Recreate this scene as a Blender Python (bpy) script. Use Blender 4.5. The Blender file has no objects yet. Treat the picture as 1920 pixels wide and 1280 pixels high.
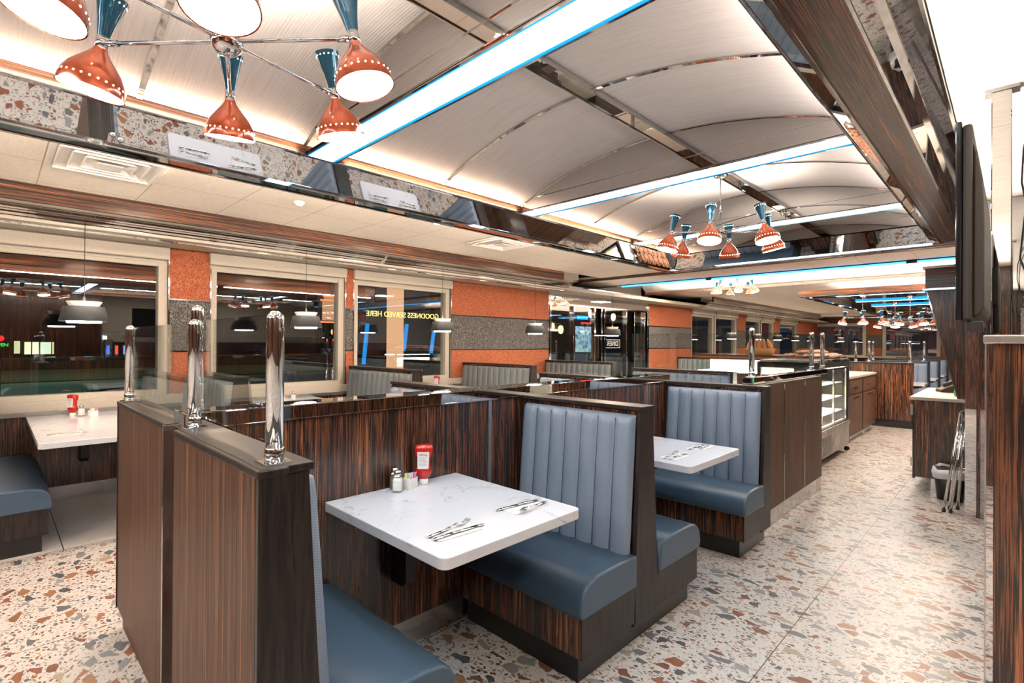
import bpy, bmesh, math, random
from mathutils import Vector, Matrix
random.seed(7)
C = bpy.context.scene.collection
SC = bpy.context.scene
PI = math.pi

# ------------------------------------------------------------------ materials
class NT:
    def __init__(s, name):
        s.m = bpy.data.materials.new(name); s.m.use_nodes = True
        s.t = s.m.node_tree; s.n = s.t.nodes; s.n.clear()
        s.out = s.n.new('ShaderNodeOutputMaterial')
    def add(s, typ, **k):
        nd = s.n.new(typ)
        for a, b in k.items():
            if a.startswith('_'): setattr(nd, a[1:], b)
            else: nd.inputs[a.replace('__', ' ')].default_value = b
        return nd
    def link(s, a, ao, b, bi): s.t.links.new(a.outputs[ao], b.inputs[bi])
    def bsdf(s, col=(.5, .5, .5), rough=.5, metal=0., **k):
        b = s.n.new('ShaderNodeBsdfPrincipled')
        b.inputs['Base Color'].default_value = (*col, 1); b.inputs['Roughness'].default_value = rough
        b.inputs['Metallic'].default_value = metal
        for a, v in k.items(): b.inputs[a.replace('__', ' ')].default_value = v
        s.link(b, 0, s.out, 0); s.b = b; return b
    def obj(s, scale=(1, 1, 1), rot=(0, 0, 0), gen=False):
        tc = s.n.new('ShaderNodeTexCoord'); mp = s.n.new('ShaderNodeMapping')
        mp.inputs['Scale'].default_value = scale; mp.inputs['Rotation'].default_value = rot
        s.link(tc, 'Object', mp, 0); return mp
    def noise(s, src, scale=5, detail=4, rough=.5, dist=0.):
        n = s.add('ShaderNodeTexNoise', Scale=scale, Detail=detail, Roughness=rough, Distortion=dist)
        s.link(src, 0, n, 'Vector'); return n
    def ramp(s, src, so, stops, const=False):
        r = s.n.new('ShaderNodeValToRGB'); e = r.color_ramp.elements
        if const: r.color_ramp.interpolation = 'CONSTANT'
        while len(e) < len(stops): e.new(.5)
        for i, (p, c) in enumerate(stops): e[i].position = p; e[i].color = (*c, 1) if len(c) == 3 else c
        s.link(src, so, r, 0); return r
    def math(s, op, a, b=None, c=None):
        m = s.n.new('ShaderNodeMath'); m.operation = op
        for i, v in enumerate((a, b, c)):
            if v is None: continue
            if isinstance(v, tuple): s.link(v[0], v[1], m, i)
            else: m.inputs[i].default_value = v
        return m
    def mix(s, fac, a, b):
        m = s.n.new('ShaderNodeMix'); m.data_type = 'RGBA'
        for i, v in ((0, fac), (6, a), (7, b)):
            if isinstance(v, tuple) and not isinstance(v[0], (int, float)): s.t.links.new(v[0].outputs[v[1]], m.inputs[i])
            else: m.inputs[i].default_value = v if isinstance(v, (int, float)) else (*v, 1)
        return m
    def bump(s, src, so, strength=.2, dist=.01):
        b = s.add('ShaderNodeBump', Strength=strength, Distance=dist); s.link(src, so, b, 'Height')
        s.link(b, 0, s.b, 'Normal'); return b

def plain(name, col, rough=.5, metal=0., **k):
    t = NT(name); t.bsdf(col, rough, metal, **k)
    mp = t.obj(); n = t.noise(mp, 60, 2)
    r = t.ramp(n, 0, [(.3, tuple(max(0, c * .93) for c in col)), (.7, tuple(min(1, c * 1.05) for c in col))])
    t.link(r, 0, t.b, 'Base Color'); return t.m

def emit(name, col, s):
    t = NT(name); e = t.add('ShaderNodeEmission', Strength=s); e.inputs[0].default_value = (*col, 1)
    t.link(e, 0, t.out, 0); return t.m

def wood(name, scale, rough=.22, k=1., contrast=1., warm=1.):
    t = NT(name); t.bsdf(rough=rough)
    mp = t.obj(scale)
    n = t.noise(mp, 3.2, 7, .62, .25); n2 = t.noise(mp, 11, 4, .6)
    a = t.math('MULTIPLY_ADD', (n2, 0), .35, (n, 0))
    o = (.33 * k * warm, .115 * k, .042 * k); mbr = (.15 * k * warm, .055 * k, .027 * k); d = (.030 * k, .017 * k, .013 * k); dd = (.011 * k, .008 * k, .008 * k)
    r = t.ramp(a, 0, [(.52, dd), (.62, d), (.675, mbr), (.70, dd), (.75, d), (.775, mbr), (.80, o), (.825, mbr), (.87, dd)])
    t.link(r, 0, t.b, 'Base Color'); t.b.inputs['Coat Weight'].default_value = .25; t.b.inputs['Coat Roughness'].default_value = .12
    return t.m

def terrazzo():
    t = NT('terrazzo_floor'); t.bsdf(rough=.33); t.b.inputs['Specular IOR Level'].default_value = .35
    mp = t.obj((1, 1, 1)); nz = t.noise(mp, 9, 2)
    # warp
    vm = t.n.new('ShaderNodeVectorMath'); vm.operation = 'MULTIPLY_ADD'
    t.link(nz, 1, vm, 0); vm.inputs[1].default_value = (.05, .05, 0); t.link(mp, 0, vm, 2)
    cols = [(0, (.17, .055, .022)), (.22, (.12, .038, .018)), (.36, (.075, .085, .10)), (.5, (.16, .17, .18)), (.62, (.04, .047, .058)), (.76, (.26, .22, .16)), (.84, (.22, .10, .045)), (.93, (.19, .19, .20))]
    base = t.ramp(t.noise(mp, 45, 3), 0, [(.35, (.42, .405, .39)), (.65, (.47, .455, .44))])
    cur = (base, 0)
    for sc, th, sh, off, an in ((80, .28, .20, 3.1, 1.3), (34, .42, .19, 9.7, 1.5), (12., .38, .13, 5.3, 1.6)):
        m2 = t.n.new('ShaderNodeMapping'); m2.inputs['Location'].default_value = (off, off * .7, 0); m2.inputs['Scale'].default_value = (1, an, 1)
        m2.inputs['Rotation'].default_value = (0, 0, .5 * off)
        t.link(vm, 0, m2, 0)
        v = t.add('ShaderNodeTexVoronoi', _voronoi_dimensions='2D', Scale=sc); v2 = t.add('ShaderNodeTexVoronoi', _voronoi_dimensions='2D', _feature='DISTANCE_TO_EDGE', Scale=sc)
        t.link(m2, 0, v, 'Vector'); t.link(m2, 0, v2, 'Vector')
        sep = t.n.new('ShaderNodeSeparateColor'); t.link(v, 'Color', sep, 0)
        a = t.math('LESS_THAN', (sep, 0), th)
        sb = t.math('MULTIPLY_ADD', (sep, 2), .13, sh - .03)
        b = t.math('GREATER_THAN', (v2, 0), (sb, 0)); c = t.math('MULTIPLY', (a, 0), (b, 0))
        cr = t.ramp(sep, 1, cols, True)
        n3 = t.noise(mp, 30, 3); cv = t.mix(.06, (cr, 0), (n3, 0))
        dk = t.mix(.0, (cv, 2), (0, 0, 0)); cur = (t.mix((c, 0), cur, (dk, 2)), 2)
    # joints between slabs
    sx = t.n.new('ShaderNodeSeparateXYZ'); t.link(mp, 0, sx, 0)
    def joint(o, off, per, w):
        a = t.math('ADD', (sx, o), off); a = t.math('DIVIDE', (a, 0), per); a = t.math('FRACT', (a, 0)); a = t.math('SUBTRACT', (a, 0), .5)
        a = t.math('ABSOLUTE', (a, 0)); a = t.math('GREATER_THAN', (a, 0), .5 - w / per); return a
    j1 = joint(0, .78 + 120, 1.2, .0022); j2 = joint(1, -2.582 + 87, .87, .0008)
    t.link(t.mix((j1, 0), cur, (.045, .035, .03)), 2, t.b, 'Base Color')
    fin = t.mix((j2, 0), (t.b.inputs['Base Color'].links[0].from_node, 2), (.3, .26, .23))
    t.link(fin, 2, t.b, 'Base Color')
    return t.m

def gridmat(name, col, line, per, off, w, rough=.6, bumpy=True, k=.1):
    t = NT(name); t.bsdf(rough=rough); mp = t.obj(); sx = t.n.new('ShaderNodeSeparateXYZ'); t.link(mp, 0, sx, 0)
    def joint(o, of, p):
        a = t.math('ADD', (sx, o), of + 100 * p); a = t.math('DIVIDE', (a, 0), p); a = t.math('FRACT', (a, 0)); a = t.math('SUBTRACT', (a, 0), .5)
        a = t.math('ABSOLUTE', (a, 0)); return t.math('GREATER_THAN', (a, 0), .5 - w / p)
    a = joint(0, off[0], per[0]); b = joint(1, off[1], per[1]); mx = t.math('MAXIMUM', (a, 0), (b, 0))
    n = t.noise(mp, 150, 5, .7); n2 = t.noise(t.obj((1, 3, 1)), 6, 5, .6, 1.5)
    r = t.ramp(n, 0, [(.3, tuple(c * (1 - k) for c in col)), (.6, col)])
    r2 = t.ramp(n2, 0, [(.35, (1, 1, 1)), (.47, (.93, .92, .9)), (.5, (1, 1, 1))]); mm = t.mix(1., (r, 0), (r2, 0)); mm.blend_type = 'MULTIPLY'
    t.link(t.mix((mx, 0), (mm, 2), line), 2, t.b, 'Base Color')
    if bumpy: t.bump(n, 0, .25, .002)
    return t.m

def weave(name, base, thread):
    t = NT(name); t.bsdf(rough=.75)
    a = t.noise(t.obj((55, 55, 260)), 1, 3, .7); b = t.noise(t.obj((260, 260, 55)), 1, 3, .7)
    m = t.math('MAXIMUM', (a, 0), (b, 0))
    r = t.ramp(m, 0, [(.54, base), (.58, tuple(x * .5 + y * .5 for x, y in zip(base, thread))), (.65, thread)])
    t.link(r, 0, t.b, 'Base Color'); t.bump(m, 0, .3, .002); return t.m

def vinyl(name, col, tex=0., rough=.38):
    t = NT(name); t.bsdf(col, rough); n = t.noise(t.obj(), 260, 3); r = t.ramp(n, 0, [(.3, tuple(c * .9 for c in col)), (.7, tuple(c * 1.08 for c in col))]); src = r
    if tex:
        sx = t.n.new('ShaderNodeSeparateXYZ'); t.link(t.obj(), 0, sx, 0)
        s1 = t.math('SINE', (t.math('MULTIPLY', (sx, 2), 900.), 0)); s2 = t.math('SINE', (t.math('MULTIPLY', (sx, 0), 900.), 0))
        p = t.math('MULTIPLY', (s1, 0), (s2, 0)); g = t.math('GREATER_THAN', (p, 0), -.1)
        src = t.mix((g, 0), tuple(c * (1 - tex) for c in col), tuple(c * (1 + tex * .7) for c in col)); t.link(src, 2, t.b, 'Base Color')
    else: t.link(src, 0, t.b, 'Base Color')
    t.bump(n, 0, .06, .001); return t.m

def quartz():
    t = NT('white_quartz'); t.bsdf(rough=.13)
    mp = t.obj(); n = t.noise(mp, 3.2, 8, .6, .9); m = t.math('ABSOLUTE', (t.math('SUBTRACT', (n, 0), .5), 0))
    n2 = t.noise(mp, 2.2, 2); g = t.math('GREATER_THAN', (n2, 0), .5)
    r = t.ramp(m, 0, [(0, (.30, .30, .32)), (.005, (.47, .48, .51)), (.018, (.55, .57, .62))])
    r2 = t.ramp(n2, 0, [(.40, (1, 1, 1)), (.47, (0, 0, 0))])
    t.link(t.mix((r2, 0), (r, 0), (.55, .57, .62)), 2, t.b, 'Base Color'); return t.m

def vault_mat():
    t = NT('ribbed_vault_laminate'); t.bsdf((.78, .74, .70), .42)
    n = t.noise(t.obj((3, 90, 3)), 1.6, 5, .6); sx = t.n.new('ShaderNodeSeparateXYZ'); t.link(t.obj(), 0, sx, 0)
    r = t.ramp(n, 0, [(.3, (.76, .715, .685)), (.6, (.87, .835, .805))]); t.link(r, 0, t.b, 'Base Color')
    s = t.math('SINE', (t.math('MULTIPLY', (sx, 1), 2 * PI / .012), 0)); t.bump(s, 0, .25, .0015); return t.m

def thin_glass(name, tint=(1, 1, 1), refl=1.):
    t = NT(name); tr = t.add('ShaderNodeBsdfTransparent'); tr.inputs[0].default_value = (*tint, 1)
    gl = t.add('ShaderNodeBsdfGlossy', Roughness=0.); gl.inputs[0].default_value = (1, 1, 1, 1)
    lw = t.add('ShaderNodeLayerWeight', Blend=.5); p5 = t.math('POWER', (lw, 'Facing'), 5.)
    m = t.math('MULTIPLY_ADD', (p5, 0), .9, .045 * refl); m.use_clamp = True
    mx = t.n.new('ShaderNodeMixShader'); t.link(m, 0, mx, 0); t.link(tr, 0, mx, 1); t.link(gl, 0, mx, 2); t.link(mx, 0, t.out, 0); return t.m

def brushed(name, col, rough=.25, sc=(2, 2, 200)):
    t = NT(name); t.bsdf(col, rough, 1.); n = t.noise(t.obj(sc), 1, 3); r = t.ramp(n, 0, [(.3, (rough * .7,) * 3), (.7, (rough * 1.3,) * 3)])
    t.link(r, 0, t.b, 'Roughness'); return t.m

M = {}
M['wood_v'] = wood('macassar_wood_vertical', (10, 10, .22))
M['wood_fine'] = wood('macassar_wood_fine_stripe', (30, 30, .12), .36, 1.15, 1., .82)
M['wood_fine'].node_tree.nodes['Principled BSDF'].inputs['Coat Weight'].default_value = .04
M['wood_fine'].node_tree.nodes['Principled BSDF'].inputs['Specular IOR Level'].default_value = .25
M['wood_fine'].node_tree.nodes['Principled BSDF'].inputs['Roughness'].default_value = .5
M['wood_y'] = wood('macassar_wood_along', (11, .07, 11), .25, 1.5)
M['wood_x'] = wood('macassar_wood_across', (.07, 11, 11), .25, 1.5)
M['oak'] = plain('black_stained_oak', (.016, .013, .012), .34)
t = NT('black_oak_grain'); t.bsdf(rough=.36); n = t.noise(t.obj((40, 40, 3)), 1.6, 5, .6, .8); r = t.ramp(n, 0, [(.35, (.030, .022, .019)), (.6, (.010, .008, .008))]); t.link(r, 0, t.b, 'Base Color'); t.bump(n, 0, .2, .001); t.b.inputs['Specular IOR Level'].default_value = .3; M['oak'] = t.m
M['kick'] = plain('black_kick_board', (.008, .008, .009), .3)
M['terr'] = terrazzo()
M['tilefl'] = gridmat('pale_floor_tile', (.66, .63, .59), (.07, .065, .06), (1.4, .98), (4.54, -.35), .0035, .28, False)
M['ctile'] = gridmat('acoustic_ceiling_tile', (.84, .77, .69), (.45, .38, .31), (.6096, .6096), (4.58, -.232), .0035, .85)  # grid lines painted dark for the thin shadow along the T-bars
M['vault'] = vault_mat()
M['seat'] = vinyl('slate_blue_vinyl', (.040, .072, .115))
M['back'] = vinyl('grey_blue_channel_vinyl', (.155, .20, .27), .28, .42)
M['back_warmlit'] = vinyl('warm_lit_channel_vinyl', (.14, .165, .18), 0., .42)  # same vinyl as the aisle backs; the greying by warm light is in the colour
M['quartz'] = quartz()
M['seam'] = plain('seam_shade', (.035, .05, .075), .5)  # dark lines laid in the channel grooves to paint the seam shading
M['chrome'] = brushed('polished_chrome', (.62, .62, .62), .05)
M['mirror'] = brushed('mirror_steel', (.68, .665, .66), .012, (1, 1, 1))
M['lmirror'] = brushed('lunette_mirror', (.60, .585, .57), .02, (1, 1, 1))
M['smirror'] = brushed('smoked_mirror', (.42, .41, .42), .015, (1, 1, 1))
M['steel'] = brushed('brushed_steel', (.55, .54, .53), .26, (3, 3, 3))
M['dsteel'] = brushed('dark_brushed_steel', (.26, .24, .22), .32, (3, 3, 3))
M['cutlery'] = brushed('cutlery_steel', (.62, .62, .64), .12, (60, 60, 60))
M['orange'] = weave('orange_woven_panel', (.27, .042, .010), (.60, .27, .13))
M['dark'] = weave('charcoal_woven_panel', (.016, .017, .021), (.34, .32, .30))
M['cream'] = plain('cream_window_frame', (.47, .43, .37), .5)
M['white'] = plain('white_plastic', (.75, .73, .70), .4)
M['whiteceil'] = gridmat('white_kitchen_ceiling', (.90, .87, .82), (.60, .52, .44), (1.2192, .6096), (.23, -.215), .004, .8)
M['copper'] = plain('copper_lacquer', (.58, .095, .022), .14, .4, Coat__Weight=.6, Coat__Roughness=.04)
M['teal'] = plain('teal_lacquer', (.015, .12, .20), .12, .2, Coat__Weight=.6, Coat__Roughness=.05)
M['black'] = plain('black_plastic', (.014, .012, .011), .35)
M['blackg'] = plain('gloss_black_plastic', (.010, .010, .012), .08)
M['tvback'] = plain('tv_back_plastic', (.016, .011, .009), .6)
M['shade'] = plain('grey_shade_metal', (.065, .075, .082), .45)
M['opal'] = plain('opal_acrylic', (.80, .80, .76), .4)
M['cord'] = plain('black_cord', (.01, .01, .01), .6)
M['red'] = plain('ketchup_red', (.42, .012, .008), .15, 0, Coat__Weight=.5)
M['paper'] = plain('white_paper', (.62, .62, .63), .7)
M['pink'] = plain('pink_packet_paper', (.75, .22, .42), .6)
M['bluep'] = plain('blue_packet_paper', (.25, .42, .68), .6)
M['yellowp'] = plain('yellow_packet_paper', (.62, .58, .18), .6)
M['salt'] = plain('salt_grains', (.80, .80, .78), .6)
M['pepper'] = plain('pepper_grains', (.16, .12, .08), .8)
M['glass'] = thin_glass('clear_partition_glass', (.90, .93, .92), 1.2)
M['wglass'] = thin_glass('night_window_glass', (.72, .80, .79), 4.2)
M['dglass'] = thin_glass('jar_glass', (.93, .95, .95), 1.)
M['led'] = emit('led_strip_white', (.62, .83, 1.), 7.5)
M['bluefringe'] = emit('blue_reflection_glow', (.01, .20, .55), 1.2)  # blue reflection in the mirrored strip sides, drawn as emission
M['tube'] = emit('blue_neon_tube', (.07, .42, .95), 1.35)
M['bulb'] = emit('warm_lamp_face', (1., .88, .74), 26.)
M['up'] = emit('uplight_face', (1., .86, .72), 85.)  # upward glow added inside the teal cones to brighten the vault
M['pup'] = emit('pendant_uplight_face', (1., .82, .62), 16.)  # upward glow added in the pendants to brighten the ceiling
M['pin'] = emit('lamp_pinhole', (1., .78, .5), 9.)
M['pbulb'] = emit('pendant_lamp_face', (1., .88, .72), 9.)
M['cove'] = emit('warm_cove_led', (1., .72, .48), 7.)
M['ceiling_emitter'] = emit('ceiling_emitter_face', (1., .86, .70), 16.)
M['asphalt'] = plain('parking_asphalt', (.055, .095, .085), .6)
M['grass'] = plain('night_grass', (.022, .022, .006), .9)
M['hedge'] = plain('dark_hedge', (.006, .006, .005), .9)
M['facade'] = plain('dark_facade', (.06, .052, .045), .9)
M['facadel'] = plain('pale_facade', (.20, .17, .13), .9)
M['line'] = plain('road_paint', (.25, .30, .28), .7)
M['bread'] = plain('bread_crust', (.50, .24, .09), .7)
M['pastry'] = plain('pink_pastry', (.62, .36, .26), .75)
M['counter'] = plain('pale_stone_counter', (.46, .40, .34), .3)
M['liner'] = plain('white_bin_liner', (.72, .72, .76), .4, 0, Transmission__Weight=.15)
M['greenp'] = plain('green_label', (.02, .35, .12), .5)

# ------------------------------------------------------------------ mesh building
class MB:
    def __init__(s): s.v = []; s.f = []; s.sm = []
    def quad(s, pts, sm=False):
        b = len(s.v); s.v += [tuple(p) for p in pts]; s.f.append(tuple(range(b, b + len(pts)))); s.sm.append(sm); return s
    def box(s, x0, x1, y0, y1, z0, z1):
        b = len(s.v); s.v += [(x, y, z) for z in (z0, z1) for y in (y0, y1) for x in (x0, x1)]
        for f in ((0, 2, 3, 1), (4, 5, 7, 6), (0, 1, 5, 4), (2, 6, 7, 3), (0, 4, 6, 2), (1, 3, 7, 5)):
            s.f.append(tuple(b + i for i in f)); s.sm.append(False)
        return s
    def rings(s, rings, cap=True, sm=True, closed=True):
        b = len(s.v); n = len(rings[0])
        for r in rings: s.v += [tuple(p) for p in r]
        for i in range(len(rings) - 1):
            for j in range(n if closed else n - 1):
                k = (j + 1) % n
                s.f.append((b + i * n + j, b + i * n + k, b + (i + 1) * n + k, b + (i + 1) * n + j)); s.sm.append(sm)
        if cap:
            s.f.append(tuple(b + j for j in reversed(range(n)))); s.sm.append(False)
            s.f.append(tuple(b + (len(rings) - 1) * n + j for j in range(n))); s.sm.append(False)
        return s
    def lathe(s, prof, c=(0, 0, 0), n=24, axis=None, cap=True):
        M3 = Matrix.Identity(3)
        if axis is not None: M3 = Vector((0, 0, 1)).rotation_difference(Vector(axis)).to_matrix()
        R = []
        for r, z in prof: R.append([Vector(c) + M3 @ Vector((r * math.cos(2 * PI * i / n), r * math.sin(2 * PI * i / n), z)) for i in range(n)])
        return s.rings(R, cap)
    def tube(s, pts, r, n=10, cap=True):
        pts = [Vector(p) for p in pts]; R = []
        for i, p in enumerate(pts):
            d = (pts[min(i + 1, len(pts) - 1)] - pts[max(i - 1, 0)]).normalized()
            a = d.orthogonal().normalized() if i == 0 else (a - d * a.dot(d)).normalized(); b = d.cross(a)
            rr = r[i] if isinstance(r, (list, tuple)) else r
            R.append([p + (a * math.cos(2 * PI * k / n) + b * math.sin(2 * PI * k / n)) * rr for k in range(n)])
        return s.rings(R, cap)
    def prism(s, prof, a, b, axis='x', sm=False):
        def P(u, v, w): return {'x': (w, u, v), 'y': (u, w, v), 'z': (u, v, w)}[axis]
        return s.rings([[P(u, v, a) for u, v in prof], [P(u, v, b) for u, v in prof]], True, sm)
    def softprism(s, prof, a, b, r=.02, sm=True):
        cu = sum(p[0] for p in prof) / len(prof); cv = sum(p[1] for p in prof) / len(prof)
        su = max(p[0] for p in prof) - min(p[0] for p in prof); sv = max(p[1] for p in prof) - min(p[1] for p in prof); R = []
        N = 5
        seq = [(a, i) for i in range(N + 1)] + [(b, i) for i in range(N, -1, -1)]
        for e, i in seq:
            th = i / N * PI / 2; off = r * (1 - math.sin(th)); ins = r * (1 - math.cos(PI / 2 - th)) if 0 else r * (1 - math.sin(th)); 
            w = e + (r * (1 - math.cos(th)) if e == a else -r * (1 - math.cos(th)))
            fu = 1 - 2 * ins / su; fv = 1 - 2 * ins / sv
            R.append([(w, cu + (u - cu) * fu, cv + (v - cv) * fv) for u, v in prof])
        return s.rings(R, True, sm)
    def build(s, name, mat, parent=None, bevel=0., seg=2, loc=None):
        me = bpy.data.meshes.new(name); me.from_pydata(s.v, [], s.f)
        me.polygons.foreach_set('use_smooth', s.sm)
        bm = bmesh.new(); bm.from_mesh(me); bmesh.ops.recalc_face_normals(bm, faces=bm.faces)
        if bevel:
            bmesh.ops.remove_doubles(bm, verts=bm.verts, dist=1e-6)
            bmesh.ops.bevel(bm, geom=[e for e in bm.edges if len(e.link_faces) == 2 and e.calc_face_angle(0) > .5], offset=bevel, segments=seg, profile=.5, affect='EDGES')
        bm.to_mesh(me); bm.free(); me.validate()
        o = bpy.data.objects.new(name, me); C.objects.link(o); me.materials.append(mat)
        if parent: o.parent = parent
        if loc: o.location = loc
        return o

def tag(o, label=None, cat=None, group=None, kind=None):
    if label: o['label'] = label
    if cat: o['category'] = cat
    if group: o['group'] = group
    if kind: o['kind'] = kind
    return o
def thing(name, label, cat, loc=(0, 0, 0), rz=0, group=None):
    o = bpy.data.objects.new(name, None); C.objects.link(o); o.location = loc; o.rotation_euler = (0, 0, rz); o.empty_display_size = .1
    return tag(o, label, cat, group)
def struct(o): o['kind'] = 'structure'; return o
def dup(o, parent=None, **k):
    c = o.copy(); C.objects.link(c)
    if parent: c.parent = parent
    for ch in [q for q in bpy.data.objects if q.parent == o]: dup(ch, c)
    return c
def place(root, loc, rz=0, label=None, group=None):
    c = dup(root); c.location = loc; c.rotation_euler = (0, 0, rz)
    if label: c['label'] = label
    if group: c['group'] = group
    return c
def text(name, body, size, mat, parent, loc, rot, ext=.002, align='CENTER', flip=False):
    cu = bpy.data.curves.new(name, 'FONT'); cu.body = body; cu.size = size; cu.extrude = ext; cu.align_x = align; cu.align_y = 'CENTER'
    tmp = bpy.data.objects.new(name + '_t', cu); C.objects.link(tmp)
    dg = bpy.context.evaluated_depsgraph_get(); me = bpy.data.meshes.new_from_object(tmp.evaluated_get(dg))
    bpy.data.objects.remove(tmp); bpy.data.curves.remove(cu)
    me.materials.clear(); me.materials.append(mat)
    if flip: me.transform(Matrix.Scale(-1, 4, (1, 0, 0)))
    o = bpy.data.objects.new(name, me); C.objects.link(o); o.location = loc; o.rotation_euler = rot
    if parent: o.parent = parent
    return o

# ------------------------------------------------------------------ room shell
XW = -5.98      # face of the panelled wall under the windows
XG = -6.12      # window glass
ZC = 2.58
YB = 25.0
struct(MB().box(-4.53, 5.0, -4, YB, -.1, 0).build('floor', M['terr']))
struct(MB().box(-6.3, -4.53, -4, YB, -.1, 0).build('floor', M['tilefl']))
MB_ = MB().box(-5.3, -2.86, -4, 7.7, ZC, ZC + .05)
struct(MB_.build('ceiling', M['ctile']))
struct(MB().box(-2.86, -.20, -4, 5.5, 2.72, 2.76).build('ceiling', M['white']))
struct(MB().box(-.20, 5, -4, 7.7, ZC, ZC + .05).build('ceiling', M['whiteceil']))
struct(MB().box(-2.86, -.20, 5.5, 7.7, ZC, ZC + .05).build('ceiling', M['ctile']))
struct(MB().box(-6.3, 5, 7.7, 8.86, ZC, ZC + .05).build('ceiling', M['ctile']))
struct(MB().box(-6.3, 5, 10.85, YB, ZC, ZC + .05).build('ceiling', M['ctile']))
struct(MB().box(5, 5.1, 1.6, YB, 0, 2.9).build('wall_right', M['cream']))
struct(MB().box(1.37, 1.45, -4, 1.62, 0, 2.9).box(1.37, 1.45, 1.62, 9, 0, 1.38).build('wall_right', M['wood_v']))
struct(MB().box(-6.3, 5, -4.1, -4, 0, 2.9).build('wall_front', M['wood_v']))
# vault running across the room behind the first dining bay
def arc(x0, x1, z0, zp, n=24):
    xm = (x0 + x1) / 2; h = (x1 - x0) / 2
    return [(x0 + (x1 - x0) * i / n, zp - (zp - z0) * ((x0 + (x1 - x0) * i / n - xm) / h) ** 2) for i in range(n + 1)]
pr = arc(8.9, 10.85, 2.60, 2.98); m = MB()
m.rings([[(-6.3, y, z) for y, z in pr], [(5, y, z) for y, z in pr]], False, True, False)
struct(m.build('ceiling', M['white']))
struct(MB().box(-6.3, 5, 7.68, 7.74, 2.535, ZC).build('trim_1', M['wood_x']))
struct(MB().box(-6.3, 5, 10.80, 10.86, 2.545, 2.60).build('trim_2', M['wood_x']))
struct(MB().box(-6.3, 5, 8.86, 8.90, 2.55, 2.66).build('trim_3', M['chrome']))

# lower wall, ledge and window wall
struct(MB().box(-6.3, XW, -4, 7.10, .12, .75).box(-6.3, XW, 10.65, YB, .12, .75).build('wall_left', M['wood_v']))
struct(MB().box(-6.3, XW - .012, -4, 7.10, 0, .12).build('baseboard_left', M['steel']))
struct(MB().box(-6.3, XW + .02, -4, 7.10, .75, .785).box(-6.3, XW + .02, 10.65, YB, .75, .785).build('trim_4', M['steel']))
struct(MB().box(-6.32, -6.02, -4, 7.10, .785, .87).box(-6.32, -6.02, 12.87, YB, .785, .87).build('trim_5', M['cream']))
struct(MB().box(-6.32, -5.62, -4, YB, 2.335, 2.40).build('ceiling', M['cream']))

def window(n, y0, y1, shade=True):
    w = struct(thing('window_%d' % n, None, None, (XG, y0, .87))); L = y1 - y0; H = 1.36
    for k in ('label', 'category'):
        if k in w: del w[k]
    f = MB().box(-.06, .06, 0, .06, 0, H).box(-.06, .06, L - .075, L, 0, H).box(-.06, .06, .06, L - .075, 0, .05).box(-.06, .06, .06, L - .075, H - .05, H)
    f.build('window_frame', M['cream'], w)
    MB().quad([(0, .06, .05), (0, L - .075, .05), (0, L - .075, H - .05), (0, .06, H - .05)]).build('pane', M['wglass'], w)
    if shade:
        s = MB().box(.03, .13, -.02, L + .01, 1.335, 1.47).box(.035, .05, .03, L - .05, 1.27, 1.335).build('roller_shade', M['cream'], w, .01)
    return w
win = [(-4, -2.4), (-2.2, -.6), (-.45, 1.235), (1.62, 3.13), (3.26, 4.83)]
for i, (a, b) in enumerate(win): window(i + 1, a, b)
farw = [(12.9, 14.3), (14.4, 15.95), (16.7, 18.0), (18.15, 19.3), (20.0, 22.0)]
for i, (a, b) in enumerate(farw): window(i + 6, a, b)
def bands(m1, m2, x0, x1, y0, y1): pass
def striped(name, x0, x1, y0, y1):
    a = MB(); a.box(x0, x1, y0, y1, .785, 1.295).box(x0, x1, y0, y1, 1.825, 2.335); struct(a.build(name, M['orange']))
    struct(MB().box(x0, x1 - .004, y0, y1, 1.305, 1.812).build(name, M['dark']))
    q = MB().box(x0, x1 + .006, y0, y1, 1.29, 1.305).box(x0, x1 + .006, y0, y1, 1.812, 1.828)
    for yy in (y0 - .012, y1): q.box(x0, x1 + .006, yy, yy + .012, .785, 2.335)
    struct(q.build('trim_6', M['chrome']))
for a, b in ((-2.39, -2.21), (-.59, -.46), (1.25, 1.61), (3.145, 3.245), (4.85, 7.10), (10.68, 12.86), (15.97, 16.68), (19.32, 19.98), (22.05, YB)):
    striped('wall_left', -6.2 if b - a > .8 else -6.2, -6.04, a, b)
struct(MB().box(-6.40, -6.22, 4.83, 7.1, 0, 2.9).box(-6.4, -6.22, 10.65, 12.88, 0, 2.9).box(-6.4, -6.22, 22, YB, 0, 2.9).build('wall_left', M['facade']))
struct(MB().box(-6.40, -6.22, -4, YB, 2.30, 2.9).build('wall_left', M['facade']))
struct(MB().box(-6.40, -6.22, -4, 7.1, -.3, .86).box(-6.4, -6.22, 12.8, YB, -.3, .86).build('wall_left', M['facade']))
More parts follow.
